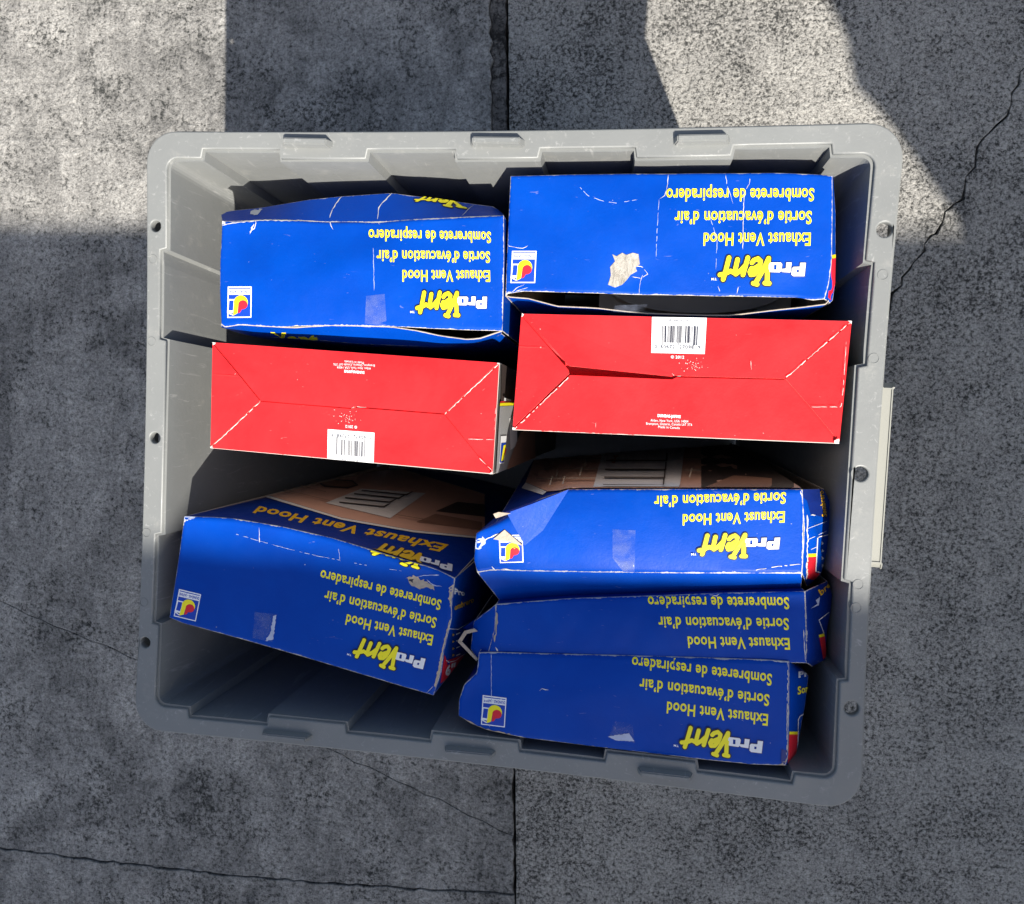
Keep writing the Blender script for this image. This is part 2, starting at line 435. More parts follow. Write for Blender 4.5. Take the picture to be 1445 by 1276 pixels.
def emblem_shapes():
    x0, x1, y0, y1 = 0.2223, 0.2412, 0.0566, 0.0808; b = 0.0008
    sh = [('white', [rect(x0, y0, x1, y1), rect(x0 + b, y0 + 0.0064, x1 - b, y1 - b)[::-1]]),
          ('inkblue', [rect(x0 + b, y0 + 0.0010, x1 - b, y0 + 0.0018)]),
          ('inkblue', text_at('DUNDAS - JAFINE', x0 + 0.0010, y0 + 0.0029, x1 - x0 - 0.002, 0.0024, 0.03))]
    e = lambda pts: [[EZ(*p) for p in pts]]
    sh += [('inkblue', [rect(x0 + b, y0 + 0.0064, x1 - b, y1 - b)])]
    sh += [('white', [[EZ(*p) for p in q] for q in ([(285, 535), (475, 535), (440, 985), (420, 1000), (262, 925)], [(318, 572), (448, 572), (432, 860), (300, 855)])])]
    sh += [('inknavy', e([(330, 920), (430, 925), (428, 968)]))]
    yel = [(440, 1000), (432, 985), (455, 640)] + [(650 + 205 * math.cos(a), 640 + 210 * math.sin(a)) for a in np.linspace(math.pi, 2 * math.pi, 14)] + [(850, 690), (580, 700), (556, 940)]
    red = [(570, 935), (580, 690)] + [(712 + 135 * math.cos(a), 695 + 130 * math.sin(a)) for a in np.linspace(math.pi, 2 * math.pi + 1.75, 18)] + [(665, 860), (630, 920)]
    sh += [('yellow', e(yel)), ('inkred', e(red))]
    return sh
EMBLEM = emblem_shapes()
PRINT_SRC = {'1s': (0.0124, 0.0096), '1e': (0.1247, 0.0096), '2s': (0.0137, 0.0267), '2e': (0.1178, 0.0267), '3s': (0.0140, 0.043), '3e': (0.095, 0.043),
             'a': (0.2223, 0.0566), 'b': (0.2412, 0.0566), 'c': (0.2412, 0.0808), 'd': (0.2223, 0.0808)}
def end_print(parent, panel, corr, lines=(0, 1, 2), mark=True, emblem=True):
    H = hfit([PRINT_SRC[k] for k in corr], list(corr.values()))
    for i in lines:
        s, x, y, L = LINES[i]
        decal('lettering', parent, panel, [('yellow', text_at(s, x, y, L, 0.0098, 0.022))], H, maxlen=0)
    if mark:
        decal('lettering', parent, panel, WORDMARK + [('white', TM)], H, step=0.000012, maxlen=0)
    if emblem:
        decal('emblem', parent, panel, EMBLEM, H, maxlen=0.006)
    return H
def crease(parent, panel, pts, wd=1.4, mk='paper', name='crease', seed=0, dash=0.0):
    """worn fold line through photo points"""
    rs = random.Random(seed + int(pts[0][0]))
    P = np.array(pts, float); d = np.r_[0, np.cumsum(np.linalg.norm(np.diff(P, axis=0), axis=1))]
    n = max(4, int(d[-1] / 3.5)); q = np.linspace(0, d[-1], n)
    X = np.interp(q, d, P[:, 0]); Y = np.interp(q, d, P[:, 1])
    tx = np.gradient(X); ty = np.gradient(Y); l = np.hypot(tx, ty) + 1e-9
    sh = []; pl = pr = None
    for i in range(n):
        wv = wd * rs.uniform(0.25, 1.0) * (0.25 if i in (0, n - 1) else 1); j = rs.uniform(-.5, .5) * wd * .7
        nx, ny = -ty[i] / l[i], tx[i] / l[i]
        a = (X[i] + nx * (j + wv / 2), Y[i] + ny * (j + wv / 2)); b = (X[i] + nx * (j - wv / 2), Y[i] + ny * (j - wv / 2))
        if pl is not None and rs.random() > dash: sh.append((mk, [[pl, a, b, pr]]))
        pl, pr = a, b
    if not sh: return None
    return decal(name, parent, panel, sh, None, 0.00030, 0.0, maxlen=0)
def scuff(parent, panel, pts, mk='paper', name='scuff', jag=1.2, seed=1):
    """torn patch outlined by photo points, its edge frayed"""
    rs = random.Random(seed); out_ = []
    for (x0, y0), (x1, y1) in zip(pts, pts[1:] + pts[:1]):
        n = max(1, int(math.hypot(x1 - x0, y1 - y0) / 2.5))
        for i in range(n):
            f = i / n; out_.append((x0 + (x1 - x0) * f + rs.uniform(-jag, jag), y0 + (y1 - y0) * f + rs.uniform(-jag, jag)))
    return decal(name, parent, panel, [(mk, [out_])], None, 0.00034, 0, maxlen=0)
def quad_decal(name, parent, panel, items, off=0.00024, step=0.00003, maxlen=25):
    if name == 'printed_picture': off, step, maxlen = 0.0009, 0.00022, 7
    """polygons given straight in photo pixels"""
    return decal(name, parent, panel, [(mk, [pts]) for mk, pts in items], None, off, step, maxlen=maxlen)

def down(curve, dx, dy, z, n=None):
    c = np.array(curve, float); c[:, 0] += dx; c[:, 1] += dy; c[:, 2] = z
    return c
def edge_of(panel, side, n=24):
    t = np.linspace(0, 1, n)
    if side == 'T': return panel.S(t, t * 0)
    if side == 'B': return panel.S(t, t * 0 + 1)
    if side == 'L': return panel.S(t * 0, t)
    return panel.S(t * 0 + 1, t)
def wall_panel(top, bottom, center, **kw):
    top = np.asarray(top); bottom = np.asarray(bottom)
    return Panel(top, np.array([top[-1], bottom[-1]]), bottom, np.array([top[0], bottom[0]]), center, **kw)
def center_of(pan, drop=0.2):
    return sum(pan.c) / 4 - np.array([0, 0, drop])

# ================================================================== setting
def structure(o): o['kind'] = 'structure'; return o
g = mesh_obj('ground', [(-60, -60, -0.03), (60, -60, -0.03), (60, 60, -0.03), (-60, 60, -0.03)], [(0, 1, 2, 3)], [M['earth']])
structure(g)
pave = mesh_obj('pavement', [(-6, -6, -0.022), (6, -6, -0.022), (6, 6, -0.022), (-6, 6, -0.022)], [(0, 1, 2, 3)], [M['earth']])
structure(pave)
def jag(pts, amp, step=0.02, seed=0):
    rs = random.Random(seed); o = []
    for a, b in zip(pts[:-1], pts[1:]):
        L = math.dist(a, b); n = max(1, int(L / step))
        for i in range(n):
            f = i / n; k = amp if (i or o) else 0
            o.append((a[0] + (b[0] - a[0]) * f + rs.uniform(-k, k), a[1] + (b[1] - a[1]) * f + rs.uniform(-k, k)))
    o.append(pts[-1]); return o
def slab(pts, mat, z=0.0, gap=0.0012, name='paving_slab'):
    """one piece of paving: outline pulled in by the joint width, edge rounded"""
    bm = bmesh.new(); vs = [bm.verts.new((x, y, z)) for x, y in pts]; f = bm.faces.new(vs); bm.normal_update()
    if f.normal.z < 0: bmesh.ops.reverse_faces(bm, faces=[f])
    bmesh.ops.inset_region(bm, faces=[f], thickness=gap, use_even_offset=False, use_boundary=True)
    ring = [q for q in bm.faces if q != f]
    bmesh.ops.delete(bm, geom=ring, context='FACES')
    bmesh.ops.inset_region(bm, faces=[f], thickness=0.0008, use_even_offset=False, use_boundary=True)
    outer = [v for v in bm.verts if v not in set(f.verts)]
    for v in outer: v.co.z -= 0.0010
    be = [e for e in bm.edges if len(e.link_faces) == 1]
    r = bmesh.ops.extrude_edge_only(bm, edges=be)
    for v in r['geom']:
        if isinstance(v, bmesh.types.BMVert): v.co.z = -0.021
    bmesh.ops.triangulate(bm, faces=[q for q in bm.faces if len(q.verts) > 4])
    bmesh.ops.recalc_face_normals(bm, faces=bm.faces)
    me = bpy.data.meshes.new(name); bm.to_mesh(me); bm.free()
    return link(bpy.data.objects.new(name, me), pave, [mat])
g2 = lambda px, py: tuple(W(px, py, 0.0)[:2])
def line_at(a, b, **k):
    (x0, y0), (x1, y1) = a, b
    if 'x' in k: return (k['x'], y0 + (y1 - y0) * (k['x'] - x0) / (x1 - x0))
    return (x0 + (x1 - x0) * (k['y'] - y0) / (y1 - y0), k['y'])
J0, J1 = g2(716, 40), g2(727, 1240)              # long straight joint
jt, jb = line_at(J0, J1, y=4.0), line_at(J0, J1, y=-4.0)
def joint(seed, off, amp):
    c = [line_at(J0, J1, y=4.0), line_at(J0, J1, y=0.9)] + jag([line_at(J0, J1, y=0.9), line_at(J0, J1, y=-1.2)], amp, 0.012, seed)[1:] + [jb]
    return [(x + off, y) for x, y in c]
JL, JR = joint(1, -0.0024, 0.0017), joint(2, 0.0010, 0.0006)
K = [g2(0, 1197), g2(120, 1212), g2(200, 1222), g2(290, 1232), g2(380, 1240), g2(470, 1247), g2(560, 1253), g2(640, 1257), g2(722, 1262)]   # ragged cross joint on the left
kx = line_at(J0, J1, y=K[-1][1])
kl = (-4.0, K[0][1] - 0.1)
C1 = [g2(0, 848), g2(60, 876), g2(180, 925), g2(330, 1000), g2(480, 1066), g2(600, 1120), g2(724, 1180)]
c1x = line_at(J0, J1, y=C1[-1][1])
c1l = (-4.0, C1[0][1] + 1.2)
def end_at(c, J): x = line_at(J0, J1, y=c[-1][1])[0] + J; return c[:-1] + [(x, c[-1][1])]
Ku = end_at([kl] + jag(K, 0.0016, 0.012, 2), -0.0017); rk = random.Random(8)
Kd = [(x, y - rk.choice((0.0002, 0.0005, 0.0010, 0.0022))) for x, y in Ku]
C1j = end_at([c1l] + jag(C1, 0.0022, 0.022, 3), -0.0017)
up = [p for p in JL if p[1] > c1x[1] + 0.006]; midj = [p for p in JL if kx[1] + 0.006 < p[1] < c1x[1] - 0.006]; lo = [p for p in JL if p[1] < kx[1] - 0.008]
rk2 = random.Random(12); ys = np.linspace(0.34, 0.95, 50)
JS = [(line_at(J0, J1, y=y)[0] - 0.033 - 0.010 * math.sin(y * 9) + rk2.uniform(-0.0035, 0.0035), y) for y in ys]
upl = [p for p in up if p[1] < 0.335]; uph = [p for p in up if p[1] > 0.955]; ups = [p for p in up if 0.34 <= p[1] <= 0.95]
slab([(-4, 4)] + C1j + upl[::-1] + JS + uph[::-1], M['conc_left'], 0.0, 0.00025)
slab(ups[::-1] + JS[::-1], M['conc_edge'], -0.0035, 0.0003)
slab(C1j[::-1] + Ku + midj[::-1], M['conc_left'], -0.0006, 0.0007)
slab(Kd[::-1] + [(-4, -4)] + lo[::-1], M['conc_left'], 0.0003, 0.0003)
C2 = [g2(1600, -60), g2(1520, 20), g2(1447, 92), g2(1425, 150), g2(1390, 195), g2(1372, 235), g2(1345, 290), g2(1325, 325), g2(1290, 370), g2(1262, 418), g2(1225, 520)]
tail = g2(900, 640); C2 = [(4.0, C2[0][1] + 1.6)] + jag(C2, 0.0048, 0.011, 5) + [tail, (line_at(J0, J1, y=tail[1])[0] + 0.001, tail[1])]
rk = random.Random(4); C2d = [C2[0]] + [(x + rk.choice((0.0002, 0.001, 0.002, 0.0036)), y - 0.0003) for x, y in C2[1:-1]] + [(C2[-1][0], C2[-1][1] - 0.001)]
slab([p for p in JR if p[1] > tail[1] + 0.006] + C2[::-1] + [(4, 4)], M['conc_right'], 0.0, 0.0003)
slab(C2d + [p for p in JR if p[1] < tail[1] - 0.006] + [(4, -4)], M['conc_right'], -0.0004, 0.0003)

# two unseen blockers, added and shaped to throw the shade: one straight-edged, one wavy
def prism(name, poly, z0, z1, mat, parent=None):
    n = len(poly); vs = [(x, y, z0) for x, y in poly] + [(x, y, z1) for x, y in poly]
    fs = [tuple(range(n))[::-1], tuple(range(n, 2 * n))] + [(i, (i + 1) % n, n + (i + 1) % n, n + i) for i in range(n)]
    return mesh_obj(name, vs, fs, [mat], parent)
ZR = 2.9; SHADE_Y = 0.294
ye = SHADE_Y + SUN[1] * (ZR + 0.06)
shade_slab = structure(prism('shade_slab', [(-1.2, ye), (3.6, ye), (3.6, ye - 1.45), (-1.2, ye - 1.45)], ZR, ZR + 0.06, plain('shade slab grey', (0.30, 0.29, 0.28), 0.8)))  # added slab out of view, placed so its edge shades the lower half
ZA = 1.5
edge_px = [(1120, -160), (1150, -60), (1166, 0), (1183, 30), (1196, 60), (1200, 92), (1207, 125), (1236, 152), (1262, 184), (1293, 228), (1330, 282), (1352, 312), (1366, 352), (1384, 400)]
ap = [W(x, y, 0.0) + SUN * ZA for x, y in edge_px]
poly = [(p[0], p[1]) for p in ap] + [(ap[-1][0] + 0.02, ap[-1][1] - 0.35), (ap[-1][0] + 0.75, ap[-1][1] - 0.35), (ap[-1][0] + 0.75, ap[0][1])]
structure(prism('shade_sheet', poly, ZA, ZA + 0.004, plain('shade sheet grey', (0.45, 0.44, 0.42), 0.9)))  # added sheet out of view, outlined to shape the shade on the right

# ================================================================== the bin
bin_ = thing('storage_bin', 'large grey plastic storage bin with thick rim, filled with blue and red cartons', 'storage bin', (0, 0, 0))
OX, OY = 0.305, 0.2597; IX, IY = 0.2862, 0.2375
def bow(x, y):
    fx = 1 - min(1, (y / OY) ** 2); fy = 1 - min(1, (x / OX) ** 2)
    return (x - 0.0046 * fx * x / OX, y - 0.0028 * fy * y / OY)
def arcpts(cx_, cy_, r, a0, a1, n=8):
    return [(cx_ + r * math.cos(math.radians(a0 + (a1 - a0) * i / n)), cy_ + r * math.sin(math.radians(a0 + (a1 - a0) * i / n))) for i in range(n + 1)]
def seg(a, b, n=14): return [(a[0] + (b[0] - a[0]) * i / n, a[1] + (b[1] - a[1]) * i / n) for i in range(1, n)]
def outer(o=0.0, r=0.027):
    X, Y = OX + o, OY + o; r = r + o
    P = arcpts(X - r, Y - r, r, 0, 90) ; P += seg((X - r, Y), (-X + r, Y)) + arcpts(-X + r, Y - r, r, 90, 180)
    P += seg((-X, Y - r), (-X, -Y + r)) + arcpts(-X + r, -Y + r, r, 180, 270) + seg((-X + r, -Y), (X - r, -Y)) + arcpts(X - r, -Y + r, r, 270, 360) + seg((X, -Y + r), (X, Y - r))
    return P
topx = [(W(a, 210, HB)[0], W(b, 209, HB)[0]) for a, b in ((283, 396), (516, 645), (760, 900), (1033, 1178))]
botx = [(W(a, ya, HB)[0], W(b, yb, HB)[0]) for a, b, ya, yb in ((263, 378, 1010, 1022), (486, 610, 1030, 1040), (731, 857, 1050, 1065), (982, 1122, 1085, 1108))]
lefty = [(W(230, 350, HB)[1], W(230, 481, HB)[1]), (W(219, 752, HB)[1], W(219, 883, HB)[1])]
righty = [(W(1225, 367, HB)[1], W(1212, 518, HB)[1]), (W(1196, 819, HB)[1], W(1185, 963, HB)[1])]
DT, DS, SW = 0.0078, 0.0062, 0.0014
def inner(grow=0.0, dscale=1.0):
    X, Y = IX + grow, IY + grow; r = 0.010
    P = arcpts(X - r, Y - r, r, 0, 90, 5)
    def rec(s0, s1, fix, d, horiz, sgn):          # walk from s0 to s1
        o = []
        k = SW if s1 > s0 else -SW
        for a, b in ((s0, 0), (s0 + k, d)): o.append((a, fix + sgn * b))
        n = 6
        for i in range(1, n): o.append((s0 + k + (s1 - s0 - 2 * k) * i / n, fix + sgn * d))
        for a, b in ((s1 - k, d), (s1, 0)): o.append((a, fix + sgn * b))
        return o if horiz else [(q, p) for p, q in o]
    for a, b in topx[::-1]: P += rec(b, a, Y, DT * dscale, True, 1)
    P += arcpts(-X + r, Y - r, r, 90, 180, 5)
    for a, b in lefty: P += rec(a, b, -X, DS * dscale, False, -1)
    P += arcpts(-X + r, -Y + r, r, 180, 270, 5)
    for a, b in botx: P += rec(a, b, -Y, DT * dscale, True, -1)
    P += arcpts(X - r, -Y + r, r, 270, 360, 5)
    for a, b in righty[::-1]: P += rec(b, a, X, DS * dscale, False, 1)
    return P
def rim():
    cu = bpy.data.curves.new('rim', 'CURVE'); cu.dimensions = '2D'; cu.fill_mode = 'BOTH'
    bv = 0.0013
    cu.extrude = 0.0025; cu.bevel_depth = bv; cu.bevel_resolution = 2; cu.offset = -bv
    loops = [[bow(*p) for p in outer()], [bow(*p) for p in inner()]]
    for hx, hy in ((219.5, 319), (218.5, 618), (204.5, 907), (1248.5, 324), (1214.5, 669), (1202, 1000)):
        c = W(hx, hy, HB); rr = 0.0047 if hx < 400 else 0.0056
        loops.append([(c[0] + rr * math.cos(a), c[1] + rr * math.sin(a)) for a in np.linspace(0, 2 * math.pi, 20, endpoint=False)])
    for lp in loops:
        sp = cu.splines.new('POLY'); sp.points.add(len(lp) - 1); sp.use_cyclic_u = True
        for q, p in zip(sp.points, lp): q.co = (p[0], p[1], 0, 1)
    o = bpy.data.objects.new('t', cu); COL.objects.link(o); bpy.context.view_layer.update()
    dg = bpy.context.evaluated_depsgraph_get()
    me = bpy.data.meshes.new_from_object(o.evaluated_get(dg)); me.name = 'rim'
    bpy.data.objects.remove(o)
    bm = bmesh.new(); bm.from_mesh(me); bmesh.ops.remove_doubles(bm, verts=bm.verts, dist=1e-6)
    for v in bm.verts: v.co.z += HB - 0.0038
    bm.to_mesh(me); bm.free()
    me.materials.clear()
    return link(bpy.data.objects.new('rim', me), bin_, [M['plastic']])
rim()
def loft(name, rings, mat, parent, close=True, thick=0, off=1):
    n = len(rings[0]); vs = [p for r_ in rings for p in r_]; fs = []
    for j in range(len(rings) - 1):
        for i in range(n):
            k = (i + 1) % n; fs.append((j * n + i, j * n + k, (j + 1) * n + k, (j + 1) * n + i))
    o = mesh_obj(name, vs, fs, [mat], parent)
    if thick:
        md = o.modifiers.new('t', 'SOLIDIFY'); md.thickness = thick; md.offset = off
    return o
sk = [bow(*p) for p in outer(-0.0006)]
loft('rim_skirt', [[(x, y, z) for x, y in sk] for z in (HB - 0.0045, HB - 0.020)], M['plastic'], bin_, thick=0.002, off=-1)
DRAFT = 0.030
def wall_rings():
    rings = []
    for z, grow in ((HB - 0.0030, 0.0), (HB - 0.012, -0.0006)) + tuple((HB - 0.012 - (HB - 0.03) * t, -0.0006 - DRAFT * t) for t in (0.25, 0.5, 0.75, 1.0)):
        base = inner(0.0)
        k = -grow
        ring = []
        for x, y in base:
            bx, by = bow(x, y)
            sx_ = bx - math.copysign(k, bx) * min(1, abs(bx) / 0.2); sy_ = by - math.copysign(k, by) * min(1, abs(by) / 0.17)
            ring.append((sx_, sy_, z))
        rings.append(ring)
    return rings
wr = wall_rings()
loft('side_wall', wr, M['plastic'], bin_, thick=0.0024, off=1)
fl = [(x * 1.0, y * 1.0, 0.0145) for x, y, z in wr[-1]]
bf = mesh_obj('floor_panel', fl + [(x, y, 0.006) for x, y, z in fl], [tuple(range(len(fl))), tuple(range(len(fl), 2 * len(fl)))[::-1]] +
              [(i, len(fl) + i, len(fl) + (i + 1) % len(fl), (i + 1) % len(fl)) for i in range(len(fl))], [M['plastic']], bin_)
loft('foot_ring', [[(x * 0.97, y * 0.97, z) for x, y, _ in fl] for z in (0.0055, 0.0005)], M['plastic'], bin_, thick=0.004, off=0)
def bar(name, a, b, wd, h, mat, z=HB, parent=None):
    """bevelled bar between two rim points"""
    a = np.array(a[:2]); b = np.array(b[:2]); d = b - a; L = np.linalg.norm(d); d /= L; nrm = np.array([-d[1], d[0]])
    bm = bmesh.new(); bmesh.ops.create_cube(bm, size=1)
    for v in bm.verts:
        q = (a + b) / 2 + d * (v.co.x * (L - (0.006 if v.co.z > 0 else 0))) + nrm * (v.co.y * (wd - (0.0015 if v.co.z > 0 else 0)))
        v.co = (q[0], q[1], z + (v.co.z + 0.5) * h)
    bmesh.ops.bevel(bm, geom=bm.edges[:], offset=0.0009, segments=2, affect='EDGES')
    me = bpy.data.meshes.new(name); bm.to_mesh(me); bm.free()
    return link(bpy.data.objects.new(name, me), parent, [mat])
for (x0, y0), (x1, y1), wd in (((400, 203), (470, 204.5), .0066), ((664, 202), (741, 203), .0066), ((950, 200), (1031, 198.5), .0066),
                               ((371, 1033), (441, 1040), .0050), ((627, 1056), (700, 1063), .0052), ((899, 1086), (978, 1095), .0056)):
    bar('lid_ridge', W(x0, y0, HB), W(x1, y1, HB), wd, 0.0095, M['plastic'], HB - 0.0012, bin_)
# grip strip that stands out below the right rim
a, b = W(1253, 541, HB - 0.010), W(1235, 801, HB - 0.010)
bar('grip_strip', a, b, 0.0098, 0.004, M['plastic_pale'], HB - 0.014, bin_)
# moulded ejector marks: shallow rings
def ring_mark(px, py, rr):
    c = W(px, py, HB); n = 20
    rg = [[(c[0] + r * math.cos(2 * math.pi * i / n), c[1] + r * math.sin(2 * math.pi * i / n), z) for i in range(n)]
          for r, z in ((rr, HB - 0.0004), (rr - 0.0003, HB + 0.00035), (rr - 0.0007, HB + 0.00035), (rr - 0.001, HB - 0.0004))]
    loft('mould_mark', rg, M['plastic'], bin_)
for p in ((1246, 388), (1233, 506), (1211, 825), (1208, 858), (216, 366), (214, 482), (207, 752), (203, 850)): ring_mark(*p, 0.0042)

# ================================================================== cartons
FLOOR = 0.016
def body_walls(parent, top, center, mat, skip=(), lean=(0, 0), z=FLOOR, inset=0.022, names=None, bulge=None, tops=None, names_=None):
    """the four upright panels below a top panel, down to the floor of the bin"""
    out_ = {}
    for sname, key in (('back_panel', 'T'), ('front_panel', 'B'), ('end_panel', 'L'), ('end_panel', 'R')):
        if key in skip: continue
        tc = edge_of(top, key) if not (tops and key in tops) else np.asarray(tops[key])
        a, b = tc[0].copy(), tc[-1].copy()
        t = np.linspace(0, 1, len(tc))[:, None]
        bc = a * (1 - t) + b * t
        bc[:, 0] += lean[0] - inset * np.sign(bc[:, 0]) * np.clip(abs(bc[:, 0]) / 0.25, 0, 1)
        bc[:, 1] += lean[1] - inset * np.sign(bc[:, 1]) * np.clip(abs(bc[:, 1]) / 0.2, 0, 1)
        bc[:, 2] = z
        if isinstance(mat, dict): m = mat.get(key, mat['*'])
        else: m = mat
        p = wall_panel(tc, bc, center, bulge=(bulge or {}).get(key, 0.0), crumple=0.0004, seed=ord(key))
        p.obj = p.build(sname, m, parent, 24, 12)
        out_[key] = p
    return out_

# ---- upper left blue carton
ca = thing('carton', 'blue carton with bulging sides and torn front edge, upper left in the bin', 'carton', (0, 0, 0), 'blue cartons in the bin')
T = [(311.6, 311), (323, 311.7), (367, 308.5), (463, 311.5), (532, 312), (620, 308), (680, 305), (710.5, 303.6)]
Rr = [(710.5, 303.6), (711, 360), (710, 420), (708.5, 467)]
B = [(311.6, 457.4), (317.4, 461.5), (337.8, 458), (396, 461.5), (463, 459), (509, 459.6), (550, 460.6), (600, 463.5), (660, 466), (708.5, 467)]
L = [(311.6, 311), (309.5, 360), (309.5, 410), (311.6, 457.4)]
pa = Panel(WP(T), WP(Rr), WP(B), WP(L), np.zeros(3), bulge=0.004, crumple=0.0009, rnd=0.0012, seed=4, dents=((.37, .12, .022, -.0045), (.55, .08, .02, -.004), (.1, .15, .022, -.004), (.75, .7, .04, .002), (.2, .75, .035, .002)))
ctr = center_of(pa); pa.build('top_panel', M['blue'], ca, 60, 24)
end_print(ca, pa, {'1s': (691.6, 324.7), '1e': (521, 324.7), '3s': (691.6, 382.9), '3e': (568.8, 382.9), 'a': (354.4, 405), 'b': (321.5, 405), 'c': (321.5, 447.6), 'd': (354.4, 447.6)})
bo = [(311.6, 303.6), (322, 297.8), (364, 294), (436, 282), (480, 277.4), (553, 272.5), (590, 277.4), (643, 284.7), (698, 292), (710, 302)]
bt = edge_of(pa, 'T', 30); bb = WP(bo, HB - 0.022)
pb = Panel(bt, np.array([bt[-1], bb[-1]]), bb, np.array([bt[0], bb[0]]), ctr, crumple=0.0003, rnd=0.0, seed=6)
pb.build('back_fold', M['blue'], ca, 40, 8)
Hb = hfit([Z(1285, 168), Z(857, 400), Z(722, 408), Z(418, 108), Z(322, 304), Z(360, 356)], [(688, 288), (650, 291), (632, 293), (600, 279), (586, 282), (590, 287)])
decal('lettering', ca, pb, [s for s in WORDMARK if s[0] in ('black', 'yellow')], Hb, step=0.000012, maxlen=0)
fe = [(311.6, 457.8), (317.4, 462.2), (337.8, 458.8), (396, 462.4), (416, 463.2), (463, 459.8), (509, 460.6), (550, 461.8), (591, 467.6), (620, 474.3), (660, 480), (678, 478), (708.5, 468)]
ff = [(312, 462), (340, 471), (358, 475), (420, 478), (500, 485), (560, 488), (620, 490), (670, 485), (700, 476), (708, 471)]
fw, fb = WP(fe, HB - 0.002), WP(ff, HB - 0.030)
pf = Panel(fw, np.array([fw[-1], fb[-1]]), fb, np.array([fw[0], fb[0]]), ctr, crumple=0.0003, seed=9)
pf.build('front_fold', M['blue'], ca, 40, 8, thick=0.0011, raw=True)
text_quad('lettering', ca, pf, 'Vent', [(389, 484), (451, 487), (447, 471), (381, 468.5)], 'yellow', 0.05)
body_walls(ca, pa, ctr, M['blue'], tops={'T': bb, 'B': fb})
for q in ([(465, 309), (466, 316), (470, 324)], [(531, 304), (533, 311), (536, 317)], [(355, 304), (362, 313), (360, 322), (352, 328)], [(340, 312), (380, 311), (420, 312)]):
    crease(ca, pa, q, 1.5)
crease(ca, pa, [(527, 350), (528, 410)], 0.8, 'scar'); crease(ca, pa, [(313, 318), (330, 315), (368, 311)], 1.6)
crease(ca, pb, [(482, 278), (470, 294), (465, 308)], 1.8); crease(ca, pb, [(553, 273), (535, 292), (533, 310)], 1.8); crease(ca, pb, [(668, 290), (660, 297), (652, 305)], 1.2)
scuff(ca, pa, [(311.5, 309), (319, 313), (318, 318), (312, 317)]); scuff(ca, pb, [(356, 297), (370, 296), (362, 305), (354, 303)], jag=1.5)
scuff(ca, pa, [(355, 321), (359, 316), (357, 324), (353, 330)], jag=1)
quad_decal('tape', ca, pa, [('tape', [(517, 418), (543, 415), (546, 460), (515, 457)])], 0.0005)

# ---- upper right blue carton, open along its front
cb = thing('carton', 'blue carton with torn pale paper patch, gaping open along its front edge', 'carton', (0, 0, 0), 'blue cartons in the bin')
T = [(720, 248), (800, 246), (900, 244.5), (1000, 244), (1100, 243.5), (1150, 245.5), (1175, 247.5)]
Rr = [(1175, 247.5), (1175, 300), (1174, 370), (1170, 400), (1164, 422)]
B = [(713, 418), (716, 414.5), (738, 411), (849, 414), (1011, 418), (1129, 419), (1146, 423.5), (1164, 422)]
L = [(720, 248), (716.5, 330), (714, 390), (713, 418)]
pB = Panel(WP(T), WP(Rr), WP(B, HB + .001), WP(L), np.zeros(3), bulge=0.002, crumple=0.0007, rnd=0.0010, seed=14, dents=((.49, .1, .015, -.002), (.72, .25, .018, -.002), (.42, .9, .02, -.003), (.9, .95, .02, -.003)))
ctr = center_of(pB); pB.build('top_panel', M['blue'], cb, 60, 24)
end_print(cb, pB, {'1s': (1149, 266), '1e': (940.3, 266), '3s': (1144, 328.6), '3e': (993.5, 328.6), 'a': (757.9, 355.2), 'b': (722.5, 354.2), 'c': (720.4, 398.8), 'd': (754.8, 399.8)})
fe = [(713, 418), (720, 420), (745, 422), (786, 433), (831, 435), (845, 436), (907, 443), (994, 446), (1032, 446), (1098, 438), (1132, 434.6), (1166, 430), (1170, 424)]
fw = WP(fe, HB - 0.006); fb = fw.copy(); fb[:, 2] = FLOOR; tt = np.linspace(0, 1, len(fb))[:, None]
fb[:, :2] = (fw[0] * (1 - tt) + fw[-1] * tt)[:, :2] * np.array([0.93, 0.9])
pf = wall_panel(fw, fb, ctr, crumple=0.0004, seed=15); pf.build('front_panel', M['blue'], cb, 40, 12, thick=0.0009, raw=True)
redge = edge_of(pB, 'R'); ro = WP([(1175.5, 248), (1179, 300), (1179, 350), (1178.5, 400), (1175, 424), (1171, 428)], HB - 0.016)
pr = Panel(redge, np.array([redge[-1], ro[-1]]), ro, np.array([redge[0], ro[0]]), ctr, seed=16); pr.build('end_fold', M['blue'], cb, 24, 6)
quad_decal('printed_band', cb, pr, [('yellow', [(1174, 360), (1180, 360), (1180, 365), (1174, 365)]), ('inkred', [(1173, 365), (1180, 365), (1178, 400), (1172, 424), (1168, 420)])], maxlen=0)
body_walls(cb, pB, ctr, M['blue'], skip=('B',), tops={'R': ro})
for q in ([(943, 247), (942, 262), (938, 276), (931, 281)], [(1059, 249), (1057, 260), (1050, 273), (1049, 300), (1048, 352)], [(1024, 247), (1026, 262), (1031, 276), (1034, 287)],
          [(714, 347), (737, 351), (745, 347)], [(722, 413), (730, 406), (740, 402)],
          [(892, 376), (906, 376), (914, 387), (905, 393), (892, 391)], [(907, 388), (903, 400), (902, 415)], [(1013, 404), (1016, 412)], [(1042, 405), (1040, 415)], [(728, 411), (745, 406)]):
    crease(cb, pB, q, 0.9, seed=3, dash=0.08)
for q in ([(816, 262), (829, 276), (850, 284), (870, 287), (899, 282)], [(930, 282), (927, 330), (926, 363)], [(1000, 300), (1012, 340), (1010, 380)]):
    crease(cb, pB, q, 0.8, 'scar', seed=5, dash=0.3)
